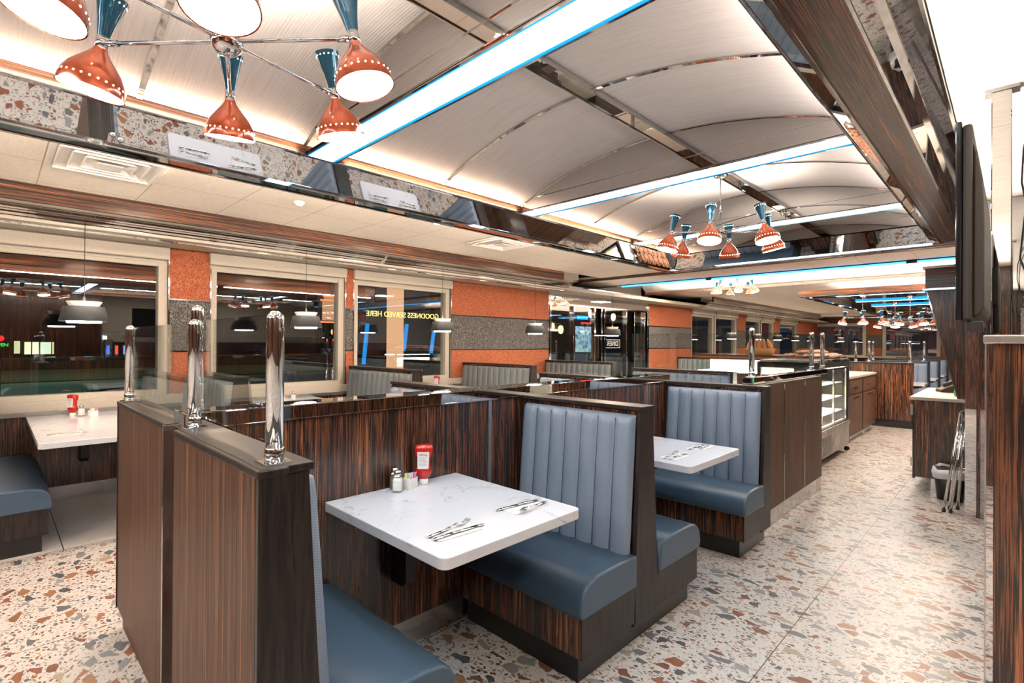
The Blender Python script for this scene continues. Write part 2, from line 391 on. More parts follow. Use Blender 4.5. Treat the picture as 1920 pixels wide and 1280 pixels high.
# stepped chrome cornice above the windows, with its wooden fascia
def cornice(y0, y1, nm=7):
    struct(MB().box(-5.32, -5.28, y0, y1, 2.447, 2.60).build('trim_%d' % nm, M['wood_y']))
    p = [(-5.30, 2.452), (-5.40, 2.452), (-5.40, 2.44), (-5.415, 2.44), (-5.415, 2.425), (-5.44, 2.425), (-5.44, 2.405), (-5.455, 2.405), (-5.455, 2.39), (-5.49, 2.39), (-5.49, 2.365), (-5.51, 2.365), (-5.51, 2.35), (-5.60, 2.335), (-5.61, 2.318), (-5.65, 2.318), (-5.65, 2.34), (-5.60, 2.60), (-5.30, 2.60)]
    struct(MB().prism(p, y0, y1 + .42, 'y').build('trim_%d' % (nm + 1), M['mirror']))
    struct(MB().box(-5.398, -5.29, y0, y1 + .4, 2.449, 2.4525).box(-5.60, -5.49, y0, y1 + .4, 2.33, 2.352).build('trim_%d' % (nm + 2), M['cream']))
cornice(-4, 6.59); cornice(12.48, 22.3, 10)

# ------------------------------------------------------------------ first tray ceiling with mirrored slopes
XL0, XL1 = -2.745, -2.655; XR0, XR1 = -.420, -.482
YF0, YF1 = 5.40, 5.31
struct(MB().quad([(XL0, -3.5, 2.24), (XL0, YF0, 2.24), (XL1, YF1, 2.378), (XL1, -3.5, 2.378)]).quad([(XR0, -3.5, 2.236), (XR1, -3.5, 2.252), (XR1, YF1, 2.252), (XR0, YF0, 2.236)])
       .quad([(XL0, YF0, 2.24), (XR0, YF0, 2.24), (-.47, YF1, 2.38), (XL1, YF1, 2.38)]).build('trim_13', M['mirror']))
struct(MB().box(-2.70, XL1 + .003, -3.5, YF1, 2.376, 2.43).build('trim_14', M['wood_y']))
b = MB().box(XL0 - .008, XL0 + .006, -3.5, YF0 + .12, 2.222, 2.243).box(-2.852, -2.838, -3.5, YF0 + .12, 2.222, 2.26).box(XR0 - .012, XR0 + .004, -3.5, YF0, 2.226, 2.243)
b.box(-2.852, -.2, YF0 - .006, YF0 + .010, 2.222, 2.243).box(-2.852, -.2, YF0 + .105, YF0 + .12, 2.222, 2.26).box(XR1 - .005, XR1 + .003, -3.5, YF1, 2.247, 2.258).box(XR1 + .004, XR1 + .014, -3.5, YF1, 2.254, 2.46)
b.box(XL1 - .004, XL1 + .022, -3.5, YF1, 2.372, 2.380)
struct(b.build('trim_15', M['chrome'], bevel=.002))
struct(MB().box(-2.84, XL0 - .006, -3.5, YF0 + .11, 2.228, 2.25).build('trim_16', M['smirror']))
struct(MB().box(-2.84, -.2, YF0 + .008, YF0 + .107, 2.228, 2.25).build('trim_16', M['wood_x']))
struct(MB().box(-2.86, -2.848, -3.5, YF0 + .13, 2.226, ZC).box(-2.86, -.2, YF0 + .118, YF0 + .13, 2.226, ZC).build('trim_16', M['wood_y']))
struct(MB().box(XR0, -.288, -3.5, YF0 + .1, 2.232, 2.26).build('trim_17', M['wood_y']))
# right hand flank towards the kitchen
struct(MB().quad([(-.288, -3.5, 2.236), (-.288, YF0 + .1, 2.236), (-.240, YF0 + .1, 2.240), (-.240, -3.5, 2.240)]).quad([(-.224, -3.5, 2.242), (-.224, YF0 + .1, 2.242), (-.166, YF0 + .1, 2.252), (-.166, -3.5, 2.252)]).build('trim_18', M['mirror']))
struct(MB().box(-.242, -.222, -3.5, YF0 + .1, 2.230, 2.25).box(-.292, -.284, -3.5, YF0 + .1, 2.230, 2.242).box(-.170, -.162, -3.5, YF0 + .1, 2.246, 2.262).build('trim_19', M['chrome']))
struct(MB().box(-.245, -.240, -3.5, YF0 + .1, 2.255, ZC + .1).build('trim_19', M['cream']))
# the vault, its seams, crown strip, light boxes and mirrored lunettes
vp = arc(-2.66, -.46, 2.43, 2.648)
bays = [(-3.5, -.45), (-.28, 1.148), (1.322, 2.79), (2.955, 4.375), (4.55, YF1)]
for a, b in bays:
    m = MB(); m.rings([[(x, a, z) for x, z in vp], [(x, b, z) for x, z in vp]], False, True, False)
    struct(m.build('ceiling', M['vault']))
    if b < 4.9 or True:
        g = MB()
        for yy in (a + .004, b - .004):
            pts = [(x, yy, z) for x, z in vp] + [(-.44, yy, 2.39), (-2.66, yy, 2.39)]; g.quad(pts)
        struct(g.build('trim_20', M['lmirror']))
        h = MB()
        for yy in (a + .006, b - .006): h.box(-2.64, -.56, yy - .003, yy + .003, 2.470, 2.476).box(-2.65, -.55, yy - .004, yy + .004, 2.388, 2.396)
        for yy in (a + .008, b - .008):
            R = [[(x, yy - .004, z - .006), (x, yy + .004, z - .006), (x, yy + .004, z), (x, yy - .004, z)] for x, z in vp]; h.rings(R, True, False)
        ms = (a + b) / 2
        R = [[(x, ms - .011, z - .006), (x, ms + .011, z - .006), (x, ms + .011, z), (x, ms - .011, z)] for x, z in vp]
        if b - a > 1: h.rings(R, True, False)
        struct(h.build('trim_21', M['chrome']))
        struct(MB().box(-1.537, -1.455, a, b, 2.622, 2.64).build('trim_22', M['mirror']))
        struct(MB().box(-1.543, -1.537, a, b, 2.616, 2.64).box(-1.455, -1.449, a, b, 2.616, 2.64).build('trim_23', M['chrome']))
strips = [(-.45, -.28), (1.148, 1.322), (2.79, 2.955), (4.375, 4.55)]
lbl = ['bright ceiling light strip behind the near chandelier, out over the front end', 'widest bright ceiling light strip, crossing just beyond the near chandelier', 'bright ceiling light strip crossing the tray ceiling before the second chandelier', 'bright ceiling light strip crossing the tray ceiling behind the second chandelier']
for i, (a, b) in enumerate(strips):
    t_ = thing('light_strip', lbl[i], 'ceiling light', (-1.6, (a + b) / 2, 2.385), 0, 'linear ceiling lights'); h = (b - a) / 2
    MB().box(-1.05, 1.11, -h + .022, h - .022, 0, .012).build('diffuser', M['led'], t_)
    MB().box(-1.05, 1.11, -h + .010, -h + .022, -.001, .012).box(-1.05, 1.11, h - .022, h - .010, -.001, .012).build('blue_fringe_glow', M['bluefringe'], t_)
    MB().box(-1.055, 1.115, -h, -h + .010, -.004, .03).box(-1.055, 1.115, h - .010, h, -.004, .03).box(-1.055, 1.115, -h + .01, h - .01, .013, .03).build('housing', M['chrome'], t_)
# hidden left cove LED at the vault foot, plus added fill on the right
def area(name, loc, size, energy, col, rot=(0, 0, 0), sy=None):
    l = bpy.data.lights.new(name, 'AREA'); l.energy = energy; l.color = col; l.size = size
    if sy: l.shape = 'RECTANGLE'; l.size_y = sy
    o = bpy.data.objects.new(name, l); C.objects.link(o); o.location = loc; o.rotation_euler = rot; return o
for i, (a, b) in enumerate(bays):
    if b - a < .5: continue
    area('cove_or_fill_light', (-.478, (a + b) / 2, 2.35), .02, 3.4 * (b - a), (1., .86, .78), (0, PI - .6, 0), b - a - .1)  # unseen fill added to even out the vault
    area('cove_or_fill_light', (-2.641, (a + b) / 2, 2.385), .010, 2.6 * (b - a), (1., .74, .54), (0, PI - .45, 0), b - a - .1)

# ------------------------------------------------------------------ chandeliers
def make_chandelier(label):
    r = thing('chandelier', label, 'chandelier', (0, 0, 0), 0, 'six-arm chandeliers')
    MB().lathe([(.002, -.036), (.022, -.033), (.036, -.020), (.040, -.004), (.040, .004), (.030, .020), (.012, .030), (.007, .034)], n=28).build('hub', M['chrome'], r)
    MB().lathe([(.005, .03), (.005, .40)], n=12).build('stem', M['chrome'], r)
    MB().lathe([(.055, .425), (.053, .405), (.035, .39), (.008, .385)], n=24).build('canopy', M['chrome'], r)
    for k in range(6):
        a = math.radians(42 + 60 * k); d = Vector((math.cos(a), math.sin(a), 0)); tip = d * .345
        MB().tube([d * .034, d * .33], .0055).tube([d * .30, d * .332], .0085).build('arm', M['chrome'], r)
        ax = (Vector((0, 0, -1)) + d * .24).normalized(); up = -ax
        s = MB()
        prof = [(.0155, .014), (.018, .021), (.027, .034), (.043, .053), (.059, .074), (.069, .094), (.0745, .113), (.0765, .131)]
        s.lathe(prof, tip, 32, ax, False); lam = s.build('copper_shade', M['copper'], r)
        MB().lathe([(.0735, .130), (.067, .10), (.055, .075), (.02, .045)], tip, 28, ax, False).build('shade_lining', M['white'], lam)
        MB().lathe([(.0005, .118), (.070, .1185)], tip, 28, ax, False).build('lamp_face', M['bulb'], lam)
        q = MB()
        for j in range(26):
            b = 2 * PI * j / 26; e1 = ax.orthogonal().normalized(); e2 = ax.cross(e1); o_ = e1 * math.cos(b) + e2 * math.sin(b)
            q.lathe([(.0001, -.0005), (.0026, 0), (.0001, .001)], tip + ax * .106 + o_ * .0728, 6, o_)
        q.build('pinhole', M['pin'], lam); lam.children[-1]['kind'] = 'stuff' if False else ''
        del lam.children[-1]['kind']
        MB().lathe([(.0145, -.018), (.0145, .017)], tip, 20, ax).build('collar', M['chrome'], r)
        t2 = MB().lathe([(.0140, .017), (.0155, .026), (.023, .068), (.0315, .105), (.0375, .125)], tip, 28, up, False).lathe([(.0365, .124), (.0135, .026)], tip, 28, up, False).build('teal_cone', M['teal'], r)
        MB().lathe([(.0005, .112), (.0325, .112)], tip, 20, up, False).build('uplight_face', M['up'], t2)
        q = MB()
        for j in range(16):
            b = 2 * PI * j / 16; o_ = e1 * math.cos(b) + e2 * math.sin(b)
            q.lathe([(.0001, -.0005), (.0020, 0), (.0001, .001)], tip + up * .113 + o_ * .0342, 6, o_)
        q.build('pinhole', M['pin'], t2)
    return r
ch = make_chandelier('nearest six-lamp chandelier with copper shades and teal cones, filling the upper left')
ch.location = (-1.50, .435, 2.20)
place(ch, (-1.496, 3.64, 2.20), 0, 'six-lamp copper and teal chandelier hanging below the mirrored crown over the third bay')
place(ch, (-3.80, 9.9, 2.50), .35, 'small distant copper chandelier in the bright white vault beyond the first tray ceiling')
for k, (x, y) in enumerate(((-2.05, 11.6), (-1.45, 12.6), (-1.9, 14.2))):
    place(ch, (x, y, 1.925), .5 * k, ['distant chandelier, leftmost in the far tray ceiling', 'distant chandelier in the far tray ceiling, right one close to the host stand post', 'deepest chandelier of the far tray ceiling, behind the other two'][k], 'chandeliers in the far tray ceiling')

# ------------------------------------------------------------------ blue tube, far tray ceiling
tb = thing('neon_tube', 'long blue neon tube running across the room along the edge of the white vault', 'neon light', (0, 8.84, 2.545))
MB().tube([(-5.6, 0, 0), (-3.86, 0, 0)], .016).tube([(-3.80, 0, 0), (-1.05, 0, 0)], .016).tube([(-.95, 0, 0), (4.5, 0, 0)], .016).build('tube', M['tube'], tb)
MB().tube([(-3.88, 0, 0), (-3.78, 0, 0)], .02).tube([(-1.06, 0, 0), (-.94, 0, 0)], .02).box(-5.62, 4.5, .01, .02, -.01, .035).build('holder', M['black'], tb)
struct(MB().box(-2.72, -.2, 10.0, 10.05, 2.262, 2.352).build('trim_24', M['wood_x']))
struct(MB().box(-2.72, -2.68, 10.05, 18, 2.262, 2.352).build('trim_24', M['wood_y']))
struct(MB().box(-2.73, -.2, 9.99, 10.01, 2.24, 2.262).box(-2.73, -2.71, 10, 18, 2.24, 2.262).box(-2.62, -2.60, 10.1, 18, 2.24, 2.262).box(-2.62, -.2, 10.14, 10.16, 2.24, 2.262).build('trim_25', M['chrome']))
struct(MB().box(-2.71, -2.61, 10.02, 18, 2.246, 2.26).box(-2.71, -.2, 10.02, 10.15, 2.246, 2.26).build('trim_26', M['smirror']))
struct(MB().quad([(-2.60, 10.2, 2.25), (-2.60, 18, 2.25), (-2.5, 18, 2.345), (-2.5, 10.3, 2.345)]).quad([(-2.5, 10.1, 2.345), (-.2, 10.1, 2.345), (-.2, 18, 2.345), (-2.5, 18, 2.345)]).box(-2.5, -.2, 17.9, 18, 2.25, 2.34).build('ceiling', M['mirror']))
for k, yy in enumerate((11.2, 12.9, 14.6)):
    t_ = thing('light_strip', ['nearest', 'middle', 'farthest'][k] + ' light strip inside the small far tray ceiling', 'ceiling light', (-1.35, yy, 2.32), 0, 'linear ceiling lights')
    MB().box(-1.05, 1.1, -.05, .05, 0, .02).build('diffuser', M['led'], t_)
    MB().box(-1.05, 1.1, -.06, -.05, -.003, .03).box(-1.05, 1.1, .05, .06, -.003, .03).build('blue_fringe_glow', M['bluefringe'], t_)

# ------------------------------------------------------------------ far wall
struct(MB().box(-6.3, 5, YB, YB + .1, 0, .95).box(-6.3, 5, YB, YB + .1, 2.28, 2.9).build('wall_back', M['facade']))
struct(MB().box(-6.3, 5, YB - .06, YB, 2.33, 2.6).build('wall_back', M['wood_x']))
def bwin(n, x0, x1):
    w = struct(thing('window_%d' % n, None, None, (x0, YB - .03, .95))); L = x1 - x0; H = 1.36
    MB().box(0, .12, -.06, .06, 0, H).box(L - .12, L, -.06, .06, 0, H).box(.12, L - .12, -.06, .06, 0, .05).box(.12, L - .12, -.06, .06, H - .12, H).build('window_frame', M['cream'], w)
    MB().quad([(.12, 0, .05), (L - .12, 0, .05), (L - .12, 0, H - .12), (.12, 0, H - .12)]).build('pane', M['wglass'], w)
bwin(11, -6.2, -4.28); bwin(12, -3.74, -1.95); bwin(13, -1.5, .3)
for i, (a, b) in enumerate(((-4.26, -3.76), (-1.93, -1.52), (-6.3, -6.21))):
    struct(MB().box(a, b, YB - .08, YB, .95, 1.30).box(a, b, YB - .08, YB, 1.83, 2.33).build('wall_back', M['orange']))
    struct(MB().box(a, b, YB - .08, YB, 1.30, 1.83).build('wall_back', M['dark']))
struct(MB().box(-6.3, 5, YB - .3, YB - .08, .9, .96).build('trim_27', M['cream']))

# ------------------------------------------------------------------ booths
def bench_prof(y0, y1, z0, z1):
    # seat cushion section: rounded nose at y0, slight crown
    return [(y1, z0), (y1, z1 - .004), (y0 + (y1 - y0) * .6, z1 + .008), (y0 + .12, z1 + .006), (y0 + .06, z1 - .006), (y0 + .028, z1 - .028), (y0 + .010, z1 - .06), (y0 + .002, z1 - .10), (y0, z0 + .03), (y0 + .004, z0 + .008), (y0 + .015, z0)]
def channel_back(x0, x1, nch, fy, z0, z1, sgn, thick=.018, ncol=10, nrow=14):
    """upholstered back with vertical channels; fy(z) gives the backing plane, sgn the side it bulges to"""
    m = MB(); W = x1 - x0; cols = nch * ncol; zs = [z0 + (z1 - z0) * i / nrow for i in range(nrow)] + [z1 - .012, z1 - .005, z1]
    n = cols + 1; b = len(m.v)
    for z in zs:
        e = max(0., min(1., (z1 - z) / .022)); rz = math.sqrt(max(0, 1 - (1 - e) ** 2))
        for c in range(n):
            t = (c % ncol) / ncol; w = (1 - abs(2 * t - 1) ** 3.0) if c % ncol else 0
            edge = 1. if 0 < c < cols else 0.
            m.v.append((x0 + W * c / cols, fy(z) + sgn * (.018 * edge * rz + (thick * (.0 + 1. * w) * edge) * rz), z))
    for i in range(len(zs) - 1):
        for c in range(cols):
            m.f.append((b + i * n + c, b + i * n + c + 1, b + (i + 1) * n + c + 1, b + (i + 1) * n + c)); m.sm.append(True)
    return m
def make_bench(name, label, W, double, nch, bm_, seatlen=.42, sign=1, topz=1.10, rear_wood=True, group=None, z_seat=.43):
    """origin at floor under the centre line of the back, near end of the bench at x=0, extends to -W. Front seat faces -y*sign"""
    r = thing(name, label, 'booth bench', (0, 0, 0), 0, group)
    s = -sign
    def Y(v): return v * -s   # v measured along facing axis: negative = front side when sign=1
    fF = lambda z: Y(-.115 + .055 * (z - .40) / .70) if z > .4 else Y(-.115)
    fR = lambda z: Y(.115 - .075 * (z - .40) / .70)
    # core with tapered end panel
    for xa, nm in ((-.022, 0), (-W, 1)):
        MB().prism([(Y(-.118), .10), (Y(-.062), topz - .012), (Y(.045), topz - .012), (Y(.115 if double else .06), .10)], xa, xa + .022, 'x').build('end_panel', M['oak'], r, .002)
    MB().prism([(Y(-.100), .12), (Y(-.050), topz - .02), (Y(.032), topz - .02), (Y(.100 if double else .048), .12)], -W + .022, -.022, 'x').build('back_core', M['wood_v'], r)
    MB().box(-W - .004, .006, min(Y(-.072), Y(.052)), max(Y(-.072), Y(.052)), topz - .014, topz + .006).build('top_rail', M['oak'], r, .003)
    sides = [(-1, fF)] + ([(1, fR)] if double else [])
    for sd, fy in sides:
        ch_ = channel_back(-W + .026, -.026, nch, fy, .40, topz - .035, 1 if Y(sd) > 0 else -1, .021)
        cb_ = ch_.build('channel_back', bm_, r); sg_ = 1 if Y(sd) > 0 else -1; q = MB()
        for j in range(1, nch):
            xx = -W + .026 + (W - .052) * j / nch; q.tube([(xx, fy(z) + sg_ * .019, z) for z in (.41, .6, .8, topz - .055)], .0028, 6)
        q.build('seam_shade_line', M['seam'], cb_)
        L = seatlen; y_in = .105; y_out = .105 + L + (.02 if sd > 0 else 0)
        p = bench_prof(-y_out, -y_in, .285, z_seat)
        if (Y(sd) > 0): p = [(-u, v) for u, v in p]
        MB().softprism(p, -W + .01, .012, .014).build('seat_cushion', M['seat'], r)
        a, b = sorted((Y(sd * y_in), Y(sd * (y_out - .02))))
        MB().box(-W + .012, -.002, a, b, .12, .287).build('seat_base', M['wood_v'], r)
        MB().box(-.004, .0, a, b, .118, .288).build('end_board', M['oak'], r)
    a, b = (-.105 - seatlen + .05, (.105 + seatlen - .03) if double else .05)
    a, b = sorted((Y(a), Y(b)))
    MB().box(-W + .02, -.04, a, b, 0, .12).build('kick_base', M['kick'], r)
    return r
# front row along the aisle, x -2.0 .. -1.24
b1 = make_bench('booth_bench', 'blue double booth bench between the two aisle tables, its black tapered end towards the aisle', .755, True, 7, M['back'], .43, 1, 1.10, group='aisle booth benches')
b1.location = (-1.24, 2.19, 0)
b0 = make_bench('booth_bench', 'nearest blue booth bench, cut off by the lower edge, backed by the glazed front partition', .755, False, 7, M['back'], .43, -1, 1.10, group='aisle booth benches')
b0.location = (-1.24, .49, 0)
b2 = make_bench('booth_bench', 'blue booth bench at the far end of the aisle row, backing onto the striped cabinets', .755, False, 7, M['back'], .36, 1, 1.10, group='aisle booth benches')
b2.location = (-1.24, 3.86, 0)
# divider side booths x -3.38..-2.13
d1 = make_bench('booth_bench', 'double bench seen just over the divider wall, behind the near aisle table', 1.24, True, 12, M['back'], .42, 1, 1.10, group='benches behind the divider wall')
d1.location = (-2.14, 2.20, 0)
place(d1, (-2.14, 3.90, 0), 0, 'double bench behind the divider wall, second of its row, left of the far aisle bench')
place(d1, (-2.14, 5.62, 0), 0, 'long pale blue bench back beyond the end of the divider wall')
# window booths x -5.97..-4.55
w1 = make_bench('booth_bench', 'grey double bench under the woven column between first and second window', 1.41, True, 12, M['back_warmlit'], .43, 1, 1.10, group='window booth benches')
w1.location = (-4.56, 1.46, 0)
place(w1, (-4.56, 3.22, 0), 0, 'grey double bench in front of the window with the yellow reversed lettering')
place(w1, (-4.60, 5.12, 0), 0, 'grey double bench before the left part of the large orange and charcoal wall panel')
place(w1, (-4.575, 7.02, 0), 0, 'grey double bench before the mirrored entrance, right of the large woven wall panel')
place(w1, (-4.56, -.26, 0), 0, 'blue bench seat at the left edge of the photo, beside the first window table')
place(w1, (-4.20, 11.30, 0), 0, 'distant bench with wooden back before the far woven panel')
place(w1, (-4.56, 13.1, 0), 0, 'distant bench below the first far side window')
place(w1, (-4.56, 14.9, 0), 0, 'distant bench below the second far side window')
e1_ = make_bench('booth_bench', 'nearest of the narrow blue benches in the far right dining area', 1.0, True, 7, M['back'], .38, 1, 1.10, group='distant benches on the right')
e1_.location = (-1.12, 12.3, 0)
for k, y in enumerate((13.95, 15.9, 17.8)):
    place(e1_, (-1.10, y, 0), 0, ['second', 'third', 'last'][k] + ' of the narrow blue benches in the far right dining area')

# ------------------------------------------------------------------ divider wall and front partition
dw = thing('divider_wall', 'long waist-high wall of dark striped wood with polished cap, behind the aisle booths', 'partition', (-2.065, .47, 0))
MB().box(-.065, .065, 0, 3.38, .12, 1.10).build('wood_panel', M['wood_v'], dw)
MB().box(-.072, .070, -.012, 3.40, 1.098, 1.156).build('cap', M['mirror'], dw, .004)
MB().box(-.073, .073, -.014, 3.402, 1.096, 1.101).build('cap_trim', M['chrome'], dw)
MB().box(-.069, .069, 0, 3.38, 0, .12).build('kick_plate', M['steel'], dw)
for yy in (1.40, 3.04, .08): MB().box(.064, .069, yy - .011, yy + .011, .12, 1.098).build('joint_strip', M['steel'], dw)
def make_post(label, r=.0205):
    p = thing('chrome_post', label, 'post', (0, 0, 0), 0, 'chrome partition posts')
    prof = [(r, .012), (r, .372 - r)] + [(r * math.cos(a), .372 - r + r * math.sin(a)) for a in [PI / 2 * i / 8 for i in range(1, 8)]] + [(.0004, .372)]
    MB().lathe(prof, n=32).build('tube', M['chrome'], p)
    MB().lathe([(r + .0022, .004), (r + .0022, .036), (r + .0008, .038)], n=32).build('collar', M['chrome'], p)
    MB().box(-.034, .034, -.034, .034, 0, .005).build('base_plate', M['chrome'], p, .0015)
    return p
fp = thing('front_partition', 'low striped wood partition closing the near end of the aisle booths', 'partition', (-1.245, .43, 0))
MB().box(-.755, -.004, 0, .04, .0, 1.085).build('wood_panel', M['wood_fine'], fp)
MB().prism([(.0, .0), (.0, 1.088), (.064, 1.088), (.150, 0)], -.004, .014, 'x').build('end_board', M['oak'], fp, .002)
MB().box(-.757, .016, -.004, .070, 1.084, 1.104).build('cap', M['oak'], fp, .004)
fq = thing('front_partition', 'low striped wood partition on the left, between its two chrome posts and the divider wall', 'partition', (-2.155, .44, 0))
MB().box(-.98, -.004, 0, .03, .10, 1.085).box(-.95, -.004, .02, .05, 0, .1).build('wood_panel', M['wood_fine'], fq)
MB().box(-.985, -.004, -.006, .11, 1.084, 1.104).build('cap', M['oak'], fq, .003)
MB().box(-.985, -.972, -.004, .11, .1, 1.09).build('edge_strip', M['oak'], fq)
MB().box(-.012, .006, -.01, .03, .0, 1.10).build('corner_strip', M['steel'], fq)
MB().box(-.97, -.01, .034, .1, 0, 1.084).build('rear_panel', M['wood_v'], fq)
post = make_post('tallest, nearest chrome post at the aisle end of the front partition'); post.location = (-1.292, .488, 1.104)
place(post, (-2.005, .490, 1.104), 0, 'chrome post where the front partition meets the divider wall, right one of the close pair')
place(post, (-2.075, .515, 1.156), 0, 'chrome post on the end of the divider cap, left one of the close pair')
place(post, (-3.095, .478, 1.104), 0, 'leftmost chrome post of the front partition, in front of the first window')
def glass_panel(label, a, b, z0, z1, grp='glass screens on the partitions'):
    d = Vector(b) - Vector(a); L = d.length; o = MB().box(0, L, -.004, .004, 0, z1 - z0).build('glass_screen', M['glass']); o.location = (a[0], a[1], z0); o.rotation_euler = (0, 0, math.atan2(d.y, d.x))
    return tag(o, label, 'glass screen', grp)
glass_panel('clear glass screen between the tallest chrome post and the close pair of posts', (-1.985, .49), (-1.313, .49), 1.15, 1.468)
glass_panel('clear glass screen between the leftmost chrome post and the divider cap', (-3.07, .48), (-2.10, .50), 1.115, 1.465)

# ------------------------------------------------------------------ tables
def make_table(label, W, D, name='wall_table', group=None):
    """top from x=0 (wall side) to x=W, y centred"""
    r = thing(name, label, 'table', (0, 0, 0), 0, group); hw = D / 2; rr = .03; pts = [(0.002, -hw), ]
    for cx, cy, a0 in ((W - rr, -hw + rr, -PI / 2), (W - rr, hw - rr, 0)):
        pts += [(cx + rr * math.cos(a0 + PI / 2 * i / 6), cy + rr * math.sin(a0 + PI / 2 * i / 6)) for i in range(7)]
    pts.append((.002, hw))
    MB().prism(pts, .712, .75, 'z').build('tabletop', M['quartz'], r, .003)
    MB().prism([(.0, .70), (.0, .33), (.09, .33), (.12, .36), (.12, .58), (.5, .675), (.5, .70)], -.03, .03, 'y').build('wall_bracket', M['black'], r, .004)
    MB().box(.02, .55, -.2, .2, .70, .712).build('support_plate', M['black'], r)
    return r
t1 = make_table('nearest white marbled table with ketchup bottle, cantilevered from the divider wall', .782, .684, group='white quartz tables at the aisle'); t1.location = (-1.998, 1.296, 0)
t2 = place(t1, (-1.998, 2.94, 0), 0, 'second white marbled aisle table, partly hidden by the tall blue bench back')
tw = make_table('white window table at the left edge with ketchup and shakers', 1.62, .75, 'window_table', 'white window tables'); tw.location = (XW + .004, .585, 0)
place(tw, (XW + .004, 2.33, 0), 0, 'white window table behind the tallest chrome post, with packet caddy')
place(tw, (XW + .004, 4.17, 0), 0, 'white window table in front of the third window, with red bottle')
place(tw, (XW + .004, 6.1, 0), 0, 'white window table before the large woven wall panel')
for k, y in enumerate((1.30, 3.03, 4.75)):
    tt = place(t1, (-2.132, y, 0), PI, ['white table behind the divider wall, level with the near aisle table', 'white table behind the divider wall, level with the far aisle table', 'white table beyond the end of the divider wall'][k], 'tables hidden behind the divider')
for k, y in enumerate((11.3, 13.1, 14.9)):
    q = make_table(['nearest', 'middle', 'farthest'][k] + ' small white table between the distant benches on the right', .55, .6, 'small_table', 'distant tables on the right'); q.location = (-1.62, y, 0); MB().lathe([(.16, 0), (.16, .02), (.03, .03), (.03, .71)], (.28, 0, 0), 20).build('pedestal', M['black'], q)

# ------------------------------------------------------------------ table ware
def make_fork():
    m = MB(); L = .19
    def blade(pts, th=.0016):
        for i in range(len(pts) - 1):
            (x0, w0, z0), (x1, w1, z1) = pts[i], pts[i + 1]
            m.rings([[(x0, -w0, z0), (x0, w0, z0), (x0, w0, z0 + th), (x0, -w0, z0 + th)], [(x1, -w1, z1), (x1, w1, z1), (x1, w1, z1 + th), (x1, -w1, z1 + th)]])
    blade([(0, .004, .001), (.012, .0075, .001), (.06, .006, .002), (.10, .0035, .006), (.125, .003, .009), (.135, .009, .008), (.145, .012, .006)])
    for k in range(4):
        y = -.0095 + k * .0063
        m.rings([[(.145, y - .002, .006), (.145, y + .002, .006), (.145, y + .002, .0075), (.145, y - .002, .0075)], [(.165, y - .0016, .003), (.165, y + .0016, .003), (.165, y + .0016, .0045), (.165, y - .0016, .0045)], [(.192, y - .001, .012), (.192, y + .001, .012), (.192, y + .001, .013), (.192, y - .001, .013)]])
    return m
def make_knife():
    m = MB(); P = [(0, .004, .001), (.01, .0085, .001), (.08, .0075, .003), (.105, .0055, .004), (.11, .008, .003), (.19, .0085, .002), (.212, .005, .0015), (.222, .0012, .001)]
    for i in range(len(P) - 1):
        (x0, w0, z0), (x1, w1, z1) = P[i], P[i + 1]; th0 = .003 if x0 < .105 else .0012; th1 = .003 if x1 < .105 else .0012
        m.rings([[(x0, -w0, z0), (x0, w0, z0), (x0, w0, z0 + th0), (x0, -w0, z0 + th0)], [(x1, -w1, z1), (x1, w1, z1), (x1, w1, z1 + th1), (x1, -w1, z1 + th1)]])
    return m
fork_me = make_fork().build('fork', M['cutlery']); knife_me = make_knife().build('knife', M['cutlery'])
nap_me = MB().box(0, .18, -.045, .045, 0, .0012).box(0.003, .18, -.043, .043, .0014, .0026).build('paper_napkin', M['paper'])
first = [True]
def setting(x, y, rz, where, z=.75, df=.12, flip=False):
    objs = []
    for src, dx, dy, dz, rr, nm in ((nap_me, -.02, 0, .0004, 0, 'paper napkin'), (knife_me, -.03, -.022, .0032, .04, 'table knife'), (fork_me, -.03, .008, .0045, df, 'fork')):
        o = src if first[0] else src.copy()
        if not first[0]: C.objects.link(o)
        c, s = math.cos(rz), math.sin(rz); o.location = (x + dx * c - dy * s, y + dx * s + dy * c, z + dz); o.rotation_euler = (0, 0, rz + rr)
        tag(o, {'paper napkin': 'white folded paper napkin ', 'table knife': 'steel table knife lying ', 'fork': 'steel fork lying '}[nm] + where, {'paper napkin': 'napkin', 'table knife': 'knife', 'fork': 'fork'}[nm], 'place settings')
        objs.append(o)
    first[0] = False
    return objs
setting(-1.375, 1.05, 1.50, 'at the near place of the nearest aisle table', df=.16)
s_ = setting(-1.375, 1.555, -1.62, 'at the far place of the nearest aisle table', df=.10)
s_[2].rotation_euler.z = -1.62 + .0; s_[2].location.x += .012; s_[2].location.z = .7575
s_[2].rotation_euler.z = -1.48; s_[1].rotation_euler.z = -1.70
setting(-1.40, 2.70, 1.50, 'at the near place of the second aisle table', df=.16)
setting(-1.40, 3.19, -1.62, 'at the far place of the second aisle table')
setting(-4.70, .30, 1.52, 'at the left place of the left window table', df=.2)
setting(-4.72, .86, -1.62, 'at the right place of the left window table, near the partition')
